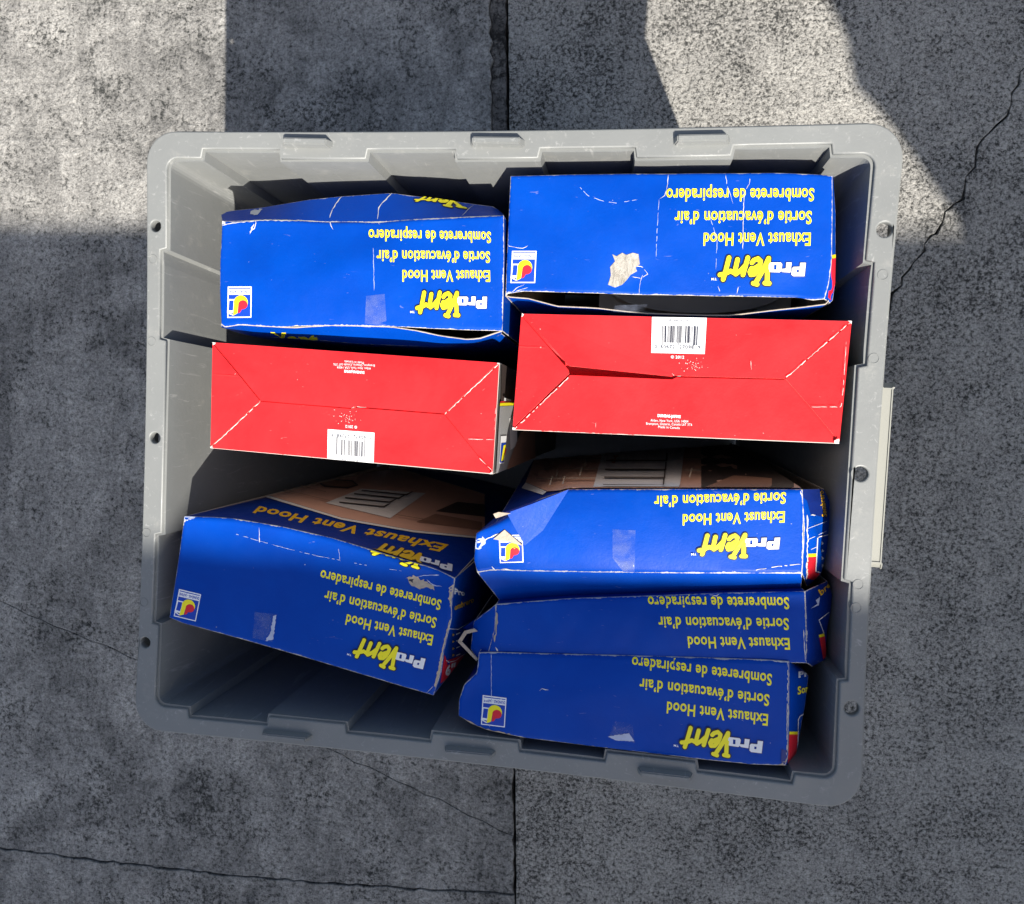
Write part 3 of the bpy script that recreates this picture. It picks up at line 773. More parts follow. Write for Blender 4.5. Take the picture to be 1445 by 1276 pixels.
quad_decal('paper_patch', cb, pB, [('fibre', [(864, 359), (870, 362), (878, 357), (884, 360), (893, 357), (901, 359), (903, 373), (897, 378), (899, 383), (890, 388), (884, 396), (878, 402), (868, 406), (858, 402), (862, 389), (861, 377), (868, 369)])], 0.0004)
scuff(cb, pB, [(713, 413), (722, 412), (719, 417), (714, 418)])
quad_decal('tape', cb, pf, [('tape', [(869, 432), (912, 430), (914, 436), (898, 441), (866, 440)])], 0.0006, maxlen=0) if False else None
tp = [(868, 431), (914, 429.5), (910, 436), (898, 442), (865, 440)]
mesh_obj('tape', WP(tp, HB - 0.004), [(0, 1, 2, 3, 4)], [M['tape']], cb)
# the hood lying inside it
hd = thing('vent_hood', 'pale metal vent hood lying in the dark inside the gaping blue carton', 'vent hood', (0, 0, 0))
x0, y0, _ = W(840, 440, 0.44); x1 = W(1130, 440, 0.44)[0]; yb = 0.215
rr = prism('hood_plate', [(x0, 0.128), (x1, 0.128), (x1, 0.185), (x0, 0.185)], 0.385, 0.39, M['vent'], hd)
cxm = (x0 + x1) / 2
loft('duct_collar', [[(cxm + r * math.cos(a), 0.150 + 0.3 * r * math.sin(a), z) for a in np.linspace(0, 2 * math.pi, 28, endpoint=False)] for r, z in ((0.076, 0.3905), (0.076, 0.415), (0.073, 0.415), (0.073, 0.3905))], M['vent'], hd)
prism('hood_body', [(x0 + .01, 0.135), (x1 - .01, 0.135), (x1 - .01, 0.18), (x0 + .01, 0.18)], FLOOR + 0.001, 0.385, M['vent'], hd)

# ---- the two red cartons: their folded bottoms point up
def red_carton(label, corners, flaps, group, dents=()):
    c = thing('carton', label, 'carton', (0, 0, 0), group)
    P = WP(corners, HB - 0.003)
    base = Panel(np.array([P[0], P[1]]), np.array([P[1], P[2]]), np.array([P[3], P[2]]), np.array([P[0], P[3]]), np.zeros(3), crumple=0.0002, seed=20, dents=dents)
    ctr_ = center_of(base); base.build('inner_flap', M['red'], c, 40, 24)
    for lift, pts, tilt in flaps:
        n = len(pts)
        bm = bmesh.new(); vs = []
        for i, p in enumerate(pts):
            q = W(p[0], p[1], HB - 0.003 + lift + (p[2] if len(p) > 2 else 0)); vs.append(bm.verts.new(q))
        f = bm.faces.new(vs); bm.normal_update()
        if f.normal.z < 0: bmesh.ops.reverse_faces(bm, faces=[f])
        bmesh.ops.triangulate(bm, faces=bm.faces[:])
        for _ in range(3):
            es = [e for e in bm.edges if e.calc_length() > 0.03]
            if es:
                bmesh.ops.subdivide_edges(bm, edges=es, cuts=1); bmesh.ops.triangulate(bm, faces=[q for q in bm.faces if len(q.verts) > 3])
        me = bpy.data.meshes.new('flap'); bm.to_mesh(me); bm.free()
        o = link(bpy.data.objects.new('flap', me), c, [M['red'], M['kraft']])
        at = me.attributes.new('edge', 'FLOAT', 'POINT')
        at.data.foreach_set('value', np.full(len(me.vertices), 0.02, np.float32))
        md = o.modifiers.new('board', 'SOLIDIFY'); md.thickness = 0.0007; md.offset = 1; md.material_offset_rim = 1
    W4 = body_walls(c, base, ctr_, {'*': M['brown_board'], 'R': M['grey_board']})
    return c, base, W4
def off_panel(base, h):
    q = Panel.__new__(Panel); q.__dict__.update(base.__dict__)
    q.cr = 0; q.k = base.k; q.rnd = 0; q.dents = (); q.bulge = 0
    sh = base.n * h
    q.T, q.R, q.B, q.L = (lambda f: (lambda t: f(t) + sh))(base.T), (lambda f: (lambda t: f(t) + sh))(base.R), (lambda f: (lambda t: f(t) + sh))(base.B), (lambda f: (lambda t: f(t) + sh))(base.L)
    q.c = [p + sh for p in base.c]
    return q
zr = lambda x, y: (700 + x / 2.408, 420 + y / 2.408)
zl = lambda x, y: (180 + x / 2.58, 460 + y / 2.58)
cr, br, wr_ = red_carton('red carton with open dark slit across its folded flaps, beneath the open blue carton', [zr(88, 55), zr(1208, 80), zr(1165, 497), zr(55, 450)],
    [(0.0010, [zr(92, 56), zr(1204, 81), zr(980, 276), zr(615, 266), zr(604, 262), (*zr(598, 269), 0), (*zr(248, 233), .0016)], 0),
     (0.0004, [zr(58, 448), zr(252, 264), zr(598, 279), zr(612, 272), zr(980, 280), zr(1160, 494)], 0),
     (0.0007, [zr(86, 62), zr(246, 246), zr(249, 259), zr(57, 443)], 0),
     (0.0001, [zr(1207, 86), zr(984, 277), zr(1080, 386), zr(1166, 490)], 0)], 'red cartons in the bin', ((.19, .46, .018, -.013), (.28, .47, .016, -.012), (.37, .48, .014, -.011), (.44, .49, .010, -.007)))
cl, bl, wl_ = red_carton('red carton with tightly closed folded flaps, beside the bin\u2019s pale left wall', [zl(312, 60), zl(1355, 135), zl(1330, 540), zl(303, 445)],
    [(0.0016, [zl(318, 61), zl(1350, 135), zl(1155, 319), zl(832, 294), zl(822, 300), zl(487, 271)], 0),
     (0.0004, [zl(306, 444), zl(486, 276), zl(820, 303), zl(830, 298), zl(1153, 323), zl(1326, 536)], 0),
     (0.0007, [zl(311, 66), zl(405, 178), zl(483, 273), zl(304, 440)], 0),
     (0.0001, [zl(1353, 142), zl(1158, 321), zl(1236, 411), zl(1330, 530)], 0)], 'red cartons in the bin')
def upc():
    L_ = {0: '0001101', 1: '0011001', 2: '0010011', 3: '0111101', 4: '0100011', 5: '0110001', 6: '0101111', 7: '0111011', 8: '0110111', 9: '0001011'}
    inv_ = lambda s: ''.join('1' if q == '0' else '0' for q in s)
    return '101' + ''.join(L_[d] for d in (0, 6, 0, 6, 7, 2)) + '01010' + ''.join(inv_(L_[d]) for d in (2, 7, 0, 9, 8, 9)) + '101'
UPC = upc()
def barcode(parent, panel, quad):
    """label coordinates 0..77 x 0..51, reading from the top left corner"""
    H = hfit([(0, 0), (77, 0), (77, 51), (0, 51)], quad)
    sh = [('white', [rect(0, 0, 77, 51)])]
    x0, dx = 11.2, 54.5 / 95; i = 0
    while i < 95:
        if UPC[i] == '1':
            j = i
            while j < 95 and UPC[j] == '1': j += 1
            tall = i < 10 or i >= 85 or 45 <= i < 50
            sh.append(('black', [rect(x0 + i * dx, 12, x0 + j * dx, 39.5 if tall else 36)])); i = j
        else: i += 1
    fl_ = lambda s, x, y, L, cp, b=0.0: ('black', (lambda t: ([(p[0], 2 * y - p[1]) for p in t[0]], t[1]))(text_at(s, x, y, L, cp, b)))
    sh += [fl_('0', 5, 44.5, 3.4, 5), fl_('60672', 13.5, 44.5, 20.5, 5), fl_('27098', 40.5, 44.5, 20.5, 5), fl_('9', 67, 44.5, 3.4, 5), fl_('BOH6WZW', 25, 6.6, 27.5, 3.6, 0.0)]
    decal('barcode', parent, panel, sh, H, 0.0001, 0.00002, maxlen=8)
hi_r, hi_l = off_panel(br, 0.0030), off_panel(bl, 0.0025)
lo_r, lo_l = off_panel(br, 0.0013), off_panel(bl, 0.0013)
barcode(cr, hi_r, [zr(530, 66), zr(716, 69), zr(709, 192), zr(527, 188)])
barcode(cl, lo_l, [zl(896, 508), zl(727, 494), zl(729, 376), zl(899, 389)])
def label_text(parent, panel, s, quad, bold=0.0): text_quad('lettering', parent, panel, s, quad, 'white', bold, 0.0001)
label_text(cr, hi_r, '\u00a9 2012', [zr(594, 207), zr(639, 208), zr(639, 198), zr(594, 197)], 0.01)
for s, x0_, x1_, y0_, h_, bd in (('DUNDAS-JAFINE', 549, 627, 407, 10, 0.05), ('Alden, New York, USA 14004', 525, 653, 422, 8, 0.0), ('Brampton, Ontario, Canada L6T 3T6', 510, 666, 433, 8, 0.0), ('Made in Canada', 551, 624, 444, 8, 0.0)):
    label_text(cr, lo_r, s, [zr(x0_, y0_ - 1), zr(x1_, y0_ + 3), zr(x1_, y0_ + 3 - h_), zr(x0_, y0_ - 1 - h_)], bd)
label_text(cl, lo_l, '\u00a9 2012', [zl(836, 364), zl(793, 361), zl(793, 371), zl(836, 374)], 0.01)
for s, x0_, x1_, y0_, h_, bd in (('DUNDAS-JAFINE', 862, 789, 162, 10, 0.05), ('Alden, New York, USA 14004', 886, 763, 149, 8, 0.0), ('Brampton, Ontario, Canada L6T 3T6', 900, 750, 138, 8, 0.0), ('Made in Canada', 860, 790, 128, 8, 0.0)):
    label_text(cl, hi_l, s, [zl(x0_, y0_ + 3), zl(x1_, y0_ - 2), zl(x1_, y0_ - 2 + h_), zl(x0_, y0_ + 3 + h_)], bd)
for c_, pn, z_, qs in ((cr, hi_r, zr, ([(65, 446), (252, 266)], [(1204, 84), (980, 277)], [(598, 256), (606, 268), (640, 267)], [(88, 56), (84, 66)], [(1190, 150), (1180, 300), (1172, 372), (1072, 372)], [(340, 425), (338, 442)], [(865, 215), (868, 245)])),
                       (cl, hi_l, zl, ([(303, 444), (485, 276)], [(1350, 140), (1155, 322)], [(815, 300), (828, 294), (870, 297)], [(1338, 415), (1240, 412)], [(1335, 535), (1280, 480)], [(1340, 300), (1335, 415)]))):
    for k, q in enumerate(qs): crease(c_, pn, [z_(*p) for p in q], 1.35 if k < 2 else 0.8, dash=0.22 if k < 2 else 0.15, seed=k)
for c_, pn, z_, qs in ((cr, hi_r, zr, ([(65, 168), (170, 172)],)), (cl, hi_l, zl, ([(310, 178), (405, 184)],))):
    for q in qs: crease(c_, pn, [z_(*p) for p in q], 0.7, 'photo_dark', 'flap_seam')
for c_, pn, z_, pts in ((cr, hi_r, zr, [(660, 215), (700, 222), (720, 240), (650, 245), (630, 232)]), (cl, hi_l, zl, [(765, 320), (820, 320), (828, 350), (790, 355)])):
    rs = random.Random(7); x_, y_ = zip(*pts)
    sh = []
    for _ in range(46):
        px, py = rs.gauss(sum(x_) / len(x_), 25), rs.gauss(sum(y_) / len(y_), 12); s_ = rs.uniform(.6, 2.0)
        sh.append(('paper', [[z_(px - s_, py), z_(px, py - s_), z_(px + s_, py), z_(px, py + s_ * .6)]]))
    decal('scuff', c_, pn, sh, None, 0.0001, 0.0, maxlen=0)
for c_, pn, z_, cs in ((cr, hi_r, zr, ([(84, 52), (95, 58), (86, 68), (80, 62)], [(1150, 485), (1166, 480), (1166, 500), (1150, 497)], [(1196, 78), (1209, 80), (1207, 90)], [(56, 440), (68, 446), (58, 452)])),
                       (cl, hi_l, zl, ([(309, 58), (322, 62), (312, 72)], [(1346, 134), (1358, 134), (1354, 152)], [(1318, 538), (1331, 528), (1330, 544)], [(302, 438), (314, 448), (302, 450)]))):
    for q in cs: scuff(c_, pn, [z_(*p) for p in q], jag=0.6)
# printed end of the left red carton
z8 = lambda x, y: (690 + x / 5.8, 480 + y / 5.8)
ep = wl_['R']
quad_decal('printed_picture', cl, ep, [('photo_dark', [z8(96, 185), z8(190, 150), z8(190, 500), z8(90, 505)]), ('inkred', [z8(82, 502), z8(200, 490), z8(200, 512), z8(80, 516)]),
    ('yellow', [z8(78, 516), z8(200, 510), z8(200, 536), z8(76, 542)]), ('grey', [z8(74, 542), z8(220, 536), z8(200, 1060), z8(44, 1090)]),
    ('photo_grey', [z8(150, 640), z8(215, 600), z8(215, 860), z8(160, 900)]), ('photo_brown', [z8(140, 1010), z8(240, 760), z8(360, 700), z8(370, 1000), z8(130, 1062)]),
    ('white', [z8(76, 785), z8(124, 782), z8(104, 1008), z8(62, 1010)]), ('inkblue', [z8(78, 842), z8(120, 838), z8(100, 1000), z8(66, 1002)]),
    ('yellow', [z8(95, 860), z8(116, 855), z8(98, 980), z8(74, 990)]), ('inkred', [z8(108, 880), z8(117, 890), z8(106, 940), z8(100, 935)]),
    ('white', [z8(95, 470), z8(155, 488), z8(155, 498), z8(93, 496)])], maxlen=30)

# ---- lower left carton, leaning
cd_ = thing('carton', 'blue carton lying askew at the lower left, its printed back panel in view', 'carton', (0, 0, 0), 'blue cartons in the bin')
T = [(259, 729), (300, 730), (330, 732), (400, 744), (470, 760), (572, 791), (610, 803), (641, 817)]
Rr = [(641, 817), (636, 857), (637, 873), (626, 919), (622, 950), (611, 982)]
B = [(238, 872), (257, 880), (358, 907.5), (451, 934.6), (567.6, 969.5), (611, 982)]
L = [(259, 729), (250, 795), (238, 872)]
pd = Panel(WP(T), WP(Rr), WP(B), WP(L), np.zeros(3), bulge=0.002, crumple=0.0009, rnd=0.0014, seed=31, dents=((.93, .1, .02, -.004),))
ctr = center_of(pd); pd.build('top_panel', M['blue'], cd_, 60, 24, thick=0.0010, raw=True)
z5 = lambda x, y: (180 + x / 2.58, 640 + y / 2.58)
end_print(cd_, pd, {'1s': (623.8, 845.4), '1e': (453.3, 804.7), '3s': (611.4, 897.8), '3e': (490, 866), 'a': (284.7, 838.4), 'b': (252.5, 831.9), 'c': (244, 869.5), 'd': (277.7, 876.4)})
bt = edge_of(pd, 'T', 30); bb = bt.copy(); bb[:, 2] = FLOOR
bb[:, 0] += np.linspace(0.020, 0.004, 30); bb[:, 1] += np.linspace(0.012, 0.022, 30)
pk = wall_panel(bt, bb, ctr, bulge=0.006, crumple=0.0004, seed=33); pk.build('back_panel', M['navy'], cd_, 40, 30)
body_walls(cd_, pd, ctr, M['blue'], skip=('T',), lean=(0.0, 0.01), inset=0.03)
Hb = hfit([Z(1285, 168), Z(1275, 318), Z(857, 400), Z(722, 408), Z(418, 108), Z(322, 304), Z(360, 356)],
          [(470 + x / 6.88, 690 + y / 6.88) for x, y in ((1170, 750), (1145, 790), (795, 768), (690, 745), (505, 552), (392, 592), (410, 635))])
wm_gold = [('gold' if s[0] == 'yellow' else s[0], s[1]) for s in WORDMARK]
decal('lettering', cd_, pk, wm_gold, Hb, step=0.000012, maxlen=0)
decal('lettering', cd_, pd, WORDMARK, Hb, step=0.000012, maxlen=0)
text_quad('lettering', cd_, pk, 'Exhaust Vent Hood', [(633.5, 769), (366, 714.5), (356, 724), (620, 779)], 'gold', 0.03)
quad_decal('printed_picture', cd_, pk, [('photo_grey', [z5(503, 162), z5(780, 245), z5(1040, 290), z5(1300, 315), z5(1300, 308), z5(1040, 283), z5(780, 238), z5(512, 156)]),
    ('photo_brick', [z5(512, 156), z5(780, 238), z5(1040, 283), z5(1300, 308), z5(1300, 150), z5(1000, 60), z5(760, 72), z5(640, 105)]),
    ('photo_dark', [z5(1120, 215), z5(1300, 235), z5(1300, 190), z5(1200, 180)]), ('photo_brown', [z5(1050, 255), z5(1290, 285), z5(1290, 255), z5(1120, 225)]),
    ('photo_grey', [z5(720, 186), z5(850, 134), z5(1085, 150), z5(955, 242)]),
    ('photo_dark', [z5(690, 112), z5(740, 98), z5(820, 104), z5(840, 122), z5(800, 134), z5(715, 128)]), ('photo_brown', [z5(700, 113), z5(742, 103), z5(815, 108), z5(830, 121), z5(798, 129), z5(722, 124)])]
    + [('photo_dark', [z5(x, y), z5(x + 165, y + 17), z5(x + 190, y + 2), z5(x + 182, y + 2), z5(x + 163, y + 12), z5(x + 2, y - 4)]) for x, y in ((768, 188), (790, 172), (822, 158), (850, 146))]
    + [('photo_brown', [z5(a_, b_), z5(c_, d_), z5(c_, d_ + 2), z5(a_, b_ + 2)]) for a_, b_, c_, d_ in ((560, 140, 735, 182), (600, 122, 720, 150), (975, 235, 1120, 258), (640, 108, 690, 120))], maxlen=20)
crease(cd_, pd, [(330, 753), (400, 773), (450, 785), (513, 797), (567, 806)], 0.7, 'scar', dash=0.45)
crease(cd_, pd, [(366, 745), (366, 766)], 1.2); crease(cd_, pd, [(478, 775), (480, 792)], 0.9); crease(cd_, pd, [(595, 985), (612, 968)], 1.0)
crease(cd_, pd, [(602, 818), (612, 826), (624, 828)], 1.6, 'scar'); crease(cd_, pd, [(590, 814), (600, 812), (620, 812)], 1.4, 'scar')
scuff(cd_, pd, [(574, 815), (584, 813), (600, 820), (614, 828), (612, 833), (602, 828), (592, 831), (580, 826)], 'kraft', jag=1.6)
scuff(cd_, pd, [(576, 818), (584, 817), (582, 823)], 'black', 'tear', .6)
scuff(cd_, pd, [(634, 829), (641, 824), (640, 845), (636, 858), (633, 845)], 'kraft', jag=1.2); scuff(cd_, pd, [(628, 900), (634, 876), (636, 874), (630, 912), (622, 945), (616, 970), (613, 968)], 'kraft', jag=0.8)
scuff(cd_, pd, [(260, 728), (285, 726), (272, 733), (259, 736)], 'scar', jag=1.2); scuff(cd_, pd, [(257, 735), (263, 733), (257, 746)], 'paper', jag=.8)
quad_decal('tape', cd_, pd, [('tape', [(360, 863), (390, 867), (385, 906), (357, 900)])], 0.0006, maxlen=12)
scuff(cd_, pd, [(386, 869), (390, 868), (386, 903), (374, 905), (382, 892)], 'scar', jag=.8)
# size panel printed on its right end
re_ = [o for o in cd_.children if o.name.startswith('end_panel')]
z52 = lambda x, y: (580 + x / 6.38, 800 + y / 6.38)
tcR = edge_of(pd, 'R'); bcR = tcR.copy(); bcR[:, 0] += 0.004; bcR[:, 2] -= 0.12; bcR[:, 1] += 0.004
pe = wall_panel(tcR, bcR, ctr, crumple=0.0004, seed=41); pe.build('end_fold', M['blue'], cd_, 24, 14)
quad_decal('printed_band', cd_, pe, [('inkred', [z52(300, 790), z52(320, 845), z52(470, 790), z52(460, 900), z52(400, 990), z52(262, 1050)]),
    ('white', [z52(345, 556), z52(420, 560), z52(520, 500), z52(520, 505), z52(420, 566), z52(345, 561)]), ('white', [z52(316, 840), z52(340, 855), z52(400, 840), z52(480, 780), z52(480, 786), z52(400, 847), z52(338, 862), z52(314, 848)])]
    + [('gold', [z52(372, y), z52(392, y + 12), z52(368, y + 26)]) for y in (600, 660, 722, 782)] + [('white', [z52(402, y + 2), z52(440, y - 14), z52(440, y - 4), z52(402, y + 14)]) for y in (600, 660, 722, 790)], maxlen=10)
text_quad('lettering', cd_, pe, '6\u2033', [z52(303, 985), z52(400, 955), z52(400, 862), z52(312, 895)], 'white', 0.05, 0.0005)
text_quad('lettering', cd_, pe, 'Pro', [z52(385, 245), z52(480, 262), z52(480, 210), z52(382, 190)], 'white', 0.05, 0.0005)
text_quad('lettering', cd_, pe, 'ombrero', [z52(388, 392), z52(560, 320), z52(560, 262), z52(385, 340)], 'gold', 0.03, 0.0005)

# ---- three squashed cartons at the lower right
z6 = lambda x, y: (620 + x / 2.258, 620 + y / 2.258)
z7 = lambda x, y: (620 + x / 2.258, 800 + y / 2.258)
c1 = thing('carton', 'battered blue carton with dog-eared left corner, rearmost of the three squashed together', 'carton', (0, 0, 0), 'blue cartons in the bin')
T = [z6(180, 265), z6(250, 225), z6(320, 190), z6(410, 160), z6(700, 159), z6(1157, 160)]
Rr = [z6(1157, 160), z6(1161, 260), z6(1160, 360), z6(1157, 428)]
B = [z6(118, 425), z6(170, 418), z6(500, 424), z6(800, 427), z6(1157, 428)]
L = [z6(180, 265), z6(116, 300), z6(108, 385), z6(118, 425)]
p1 = Panel(WP(T, HB + .004), WP(Rr, HB + .004), WP(B, HB + .004), WP(L, HB + .004), np.zeros(3), bulge=0.004, crumple=0.0011, rnd=0.0012, seed=51, dents=((.1, .3, .02, .003), (.05, .8, .02, -.003)))
ctr = center_of(p1); p1.build('top_panel', M['blue'], c1, 60, 22)
end_print(c1, p1, {'2s': (1108.5, 696.2), '2e': (922.5, 695.3), '3s': (1108.5, 724.5), '3e': (963.2, 722.7), 'b': (705, 762.6), 'c': (705, 791.8), 'd': (738.7, 792.7)}, lines=(1, 2))
tb = edge_of(p1, 'B', 30); fb = WP([z6(200, 523), z6(280, 506), z6(560, 498), z6(860, 490), z6(1152, 476)], HB - 0.018)
pf = Panel(tb, np.array([tb[-1], fb[-1]]), fb, np.array([tb[0], fb[0]]), ctr, crumple=0.0004, seed=52); pf.build('front_fold', M['blue'], c1, 50, 10)
fbl = np.array([arc(fb)(t) for t in np.linspace(0, 1, 20)])
bt = edge_of(p1, 'T', 40)
bb = np.array([W(752, 650, .06) * (1 - t) + np.array([0.245, 0.004, .06]) * t for t in np.linspace(0, 1, 40)]); bb[:, 2] = 0.06
pk = wall_panel(bt, bb, ctr, bulge=0.004, crumple=0.0005, seed=53); pk.build('back_panel', M['navy'], c1, 40, 30)
quad_decal('printed_picture', c1, pk, [('photo_grey', [z6(262, 158), z6(330, 180), z6(342, 170), z6(275, 140)]), ('photo_brick', [z6(275, 140), z6(345, 170), z6(420, 164), z6(1160, 164), z6(1160, -10), z6(330, -10)]),
    ('photo_dark', [z6(835, 164), z6(1130, 164), z6(1130, -10), z6(835, -10)]), ('photo_brown', [z6(940, 120), z6(1060, 130), z6(1060, 164), z6(835, 164)]),
    ('photo_grey', [z6(525, 28), z6(782, 28), z6(766, 164), z6(490, 164)]),
    ('photo_dark', [(z6(424 + 70 * math.cos(a), 36 + 24 * math.sin(a))) for a in np.linspace(0, 6.283, 20, endpoint=False)]), ('photo_brown', [(z6(424 + 63 * math.cos(a), 36 + 20 * math.sin(a))) for a in np.linspace(0, 6.283, 20, endpoint=False)]),
    ('photo_grey', [z6(410, 25), z6(455, 25), z6(450, 50), z6(402, 50)])]
    + [('photo_dark', [z6(532 - k, y), z6(722 - k, y + 1), z6(724 - k, y - 22), z6(728 - k, y - 22), z6(727 - k, y + 5), z6(532 - k, y + 4)]) for k, y in ((0, 73), (3, 103), (6, 130), (9, 156))]
    + [('kraft', [z6(a_, y), z6(b_, y), z6(b_, y + 2.5), z6(a_, y + 2.5)]) for a_, b_, y in ((320, 505, 104), (310, 500, 136), (330, 515, 70), (780, 835, 112), (780, 835, 70))]
    + [('kraft', [z6(a_, y), z6(a_ + 4, y), z6(a_ - 4, y + 32), z6(a_ - 8, y + 32)]) for a_, y in ((420, 72), (470, 72), (380, 104), (455, 104), (400, 136), (360, 136), (805, 112))], maxlen=20)
tr = edge_of(p1, 'R', 24); rb = WP([z6(1225, 158), z6(1245, 200), z6(1250, 260), z6(1240, 340), z6(1215, 430), z6(1172, 470)], HB - 0.045)
pr = Panel(tr, np.array([tr[-1], rb[-1]]), rb, np.array([tr[0], rb[0]]), ctr, crumple=0.0008, seed=54, dents=((.5, .3, .012, .003),)); pr.build('end_fold', M['blue'], c1, 24, 12)
zx = lambda x, y: (1090 + x / 7.09, 680 + y / 7.09)
quad_decal('printed_band', c1, pr, [('inknavy', [zx(300, 75), zx(480, 60), zx(560, 300), zx(545, 365), zx(380, 320), zx(345, 190), zx(310, 160)]),
    ('yellow', [zx(345, 722), zx(437, 718), zx(432, 750), zx(345, 752)]), ('inkred', [zx(345, 752), zx(432, 750), zx(430, 905), zx(470, 920), zx(420, 985), zx(345, 970)]),
    ('white', rrect(0, 0, 1, 1, .1) and [zx(445, 560), zx(470, 545), zx(580, 520), zx(580, 528), zx(472, 553), zx(454, 565), zx(436, 890), zx(480, 905), zx(478, 913), zx(426, 898)])]
    + [('white', [zx(490, y), zx(512, y + 22), zx(488, y + 38)]) for y in (595, 670, 745, 820)]
    + [('white', [zx(350, 464), zx(540, 392), zx(540, 396), zx(350, 468)]), ('white', [zx(350, 576), zx(535, 490), zx(535, 494), zx(350, 580)]), ('white', [zx(380, 674), zx(436, 650), zx(436, 654), zx(380, 678)])], maxlen=10)
text_quad('lettering', c1, pr, 'Sombrero', [zx(540, 345), zx(505, 85), zx(455, 95), zx(490, 350)], 'gold', 0.03, 0.0005)
body_walls(c1, p1, ctr, M['navy'], skip=('T',), lean=(0, 0.02), tops={'B': fbl, 'R': rb}, inset=0.03)
crease(c1, p1, [z6(170, 416), z6(300, 421), z6(700, 425), z6(1155, 428)], 0.7, 'scar', dash=.5)
crease(c1, p1, [z6(1150, 165), z6(1160, 200), z6(1158, 300), z6(1156, 425)], 1.5); crease(c1, p1, [z6(1000, 418), z6(1080, 405), z6(1150, 398)], 1.2, dash=.3); crease(c1, p1, [z6(168, 405), z6(175, 418), z6(195, 419), z6(210, 412), z6(240, 420)], 1.8)
crease(c1, p1, [z6(190, 300), z6(150, 318), z6(120, 330)], 2.5); crease(c1, pr, [zx(340, 330), zx(350, 500), zx(345, 720), zx(342, 980)], 2.4); crease(c1, pr, [zx(380, 330), zx(430, 340)], 2.0)
scuff(c1, p1, [z6(118, 320), z6(140, 312), z6(148, 330), z6(128, 352), z6(112, 350)], 'scar', jag=1.5); scuff(c1, p1, [z6(108, 410), z6(120, 428), z6(150, 430), z6(118, 436)], 'kraft', jag=1)
scuff(c1, pf, [z6(110, 425), z6(122, 432), z6(172, 500), z6(200, 522), z6(190, 523), z6(140, 470)], 'kraft', jag=.8)
quad_decal('tape', c1, p1, [('tape', [z6(552, 287), z6(625, 290), z6(622, 425), z6(585, 420), z6(552, 378)])], 0.0006, maxlen=12)
quad_decal('tape', c1, p1, [('tape', [z6(552, 378), z6(575, 392), z6(620, 385), z6(622, 425), z6(585, 420)])], 0.0009, maxlen=12)
# dog-eared corner bent up off the top
def facet(name, parent, pts, faces, mats, mi=None, thick=0.0006):
    o = mesh_obj(name, [W(*p) for p in pts], faces, mats, parent, mi=mi)
    at = o.data.attributes.new('edge', 'FLOAT', 'POINT'); at.data.foreach_set('value', np.full(len(pts), 0.03, np.float32))
    md = o.modifiers.new('b', 'SOLIDIFY'); md.thickness = thick; md.offset = 0; md.material_offset_rim = 1 if len(mats) > 1 else 0
    return o
h1, h2 = HB + .008, HB + .017
facet('folded_corner', c1, [(*z6(412, 160), h1), (*z6(175, 245), h2), (*z6(215, 236), h2), (*z6(272, 338), h1 + .002), (*z6(330, 290), h1), (*z6(300, 205), h2 - .001)], [(0, 5, 2, 1), (0, 4, 3, 5), (5, 3, 2)], [M['blue'], M['kraft']])
facet('torn_edge', c1, [(*z6(172, 318), HB + .0075), (*z6(208, 288), HB + .0085), (*z6(268, 340), HB + .009), (*z6(225, 328), HB + .0075)], [(0, 1, 2, 3)], [M['kraft']])
facet('torn_edge', c1, [(*z6(172, 238), h2 + .001), (*z6(188, 232), h2 + .001), (*z6(228, 236), h2 + .001), (*z6(180, 252), h2 + .001)], [(0, 1, 2, 3)], [M['kraft']])

c2 = thing('carton', 'flattened blue carton with torn open left end, middle of the three squashed together', 'carton', (0, 0, 0), 'blue cartons in the bin')
T = [z7(180, 120), z7(420, 101), z7(700, 92), z7(860, 86), z7(890, 84), z7(1166, 79)]
Rr = [z7(1166, 79), z7(1169, 200), z7(1170, 308)]
B = [z7(150, 292), z7(500, 294), z7(900, 304), z7(1170, 308)]
L = [z7(180, 120), z7(176, 200), z7(150, 292)]
p2 = Panel(WP(T, HB - .003), WP(Rr, HB - .003), WP(B, HB - .006), WP(L, HB - .003), np.zeros(3), bulge=0.002, crumple=0.0008, rnd=0.001, seed=61)
ctr = center_of(p2); p2.build('top_panel', M['blue'], c2, 60, 14)
end_print(c2, p2, {'1s': (1112.9, 842.8), '1e': (913.6, 841.4), '3s': (1113.8, 900.3), '3e': (969.9, 898.1)}, mark=False, emblem=False)
tl = edge_of(p2, 'L', 16); lb = WP([z7(110, 175), z7(105, 210), z7(100, 262), z7(120, 290)], HB - 0.016)
pl = Panel(tl, np.array([tl[-1], lb[-1]]), lb, np.array([tl[0], lb[0]]), ctr, crumple=0.0006, seed=62); pl.build('end_fold', M['blue'], c2, 14, 10)
tr = edge_of(p2, 'R', 16); rb = WP([z7(1235, 45), z7(1252, 85), z7(1245, 150), z7(1235, 200), z7(1230, 295), z7(1188, 318)], HB - 0.04)
pr = Panel(tr, np.array([tr[-1], rb[-1]]), rb, np.array([tr[0], rb[0]]), ctr, crumple=0.0026, seed=63); pr.build('end_fold', M['navy'], c2, 20, 14)
zw = lambda x, y: (1080 + x / 4.25, 800 + y / 4.25)
quad_decal('printed_band', c2, pr, [('yellow', [zw(318, 408), zw(350, 399), zw(355, 415), zw(322, 425)]), ('inkred', [zw(323, 425), zw(355, 415), zw(368, 545), zw(345, 555)]), ('white', [zw(318, 318), zw(380, 270), zw(380, 274), zw(322, 320), zw(352, 400), zw(348, 400)]), ('scar', [zw(300, 200), zw(325, 180), zw(318, 230), zw(270, 250), zw(310, 222)])], maxlen=8)
text_quad('lettering', c2, pr, 'bre', [zw(330, 175), zw(385, 118), zw(375, 90), zw(312, 140)], 'gold', 0.03, 0.0005)
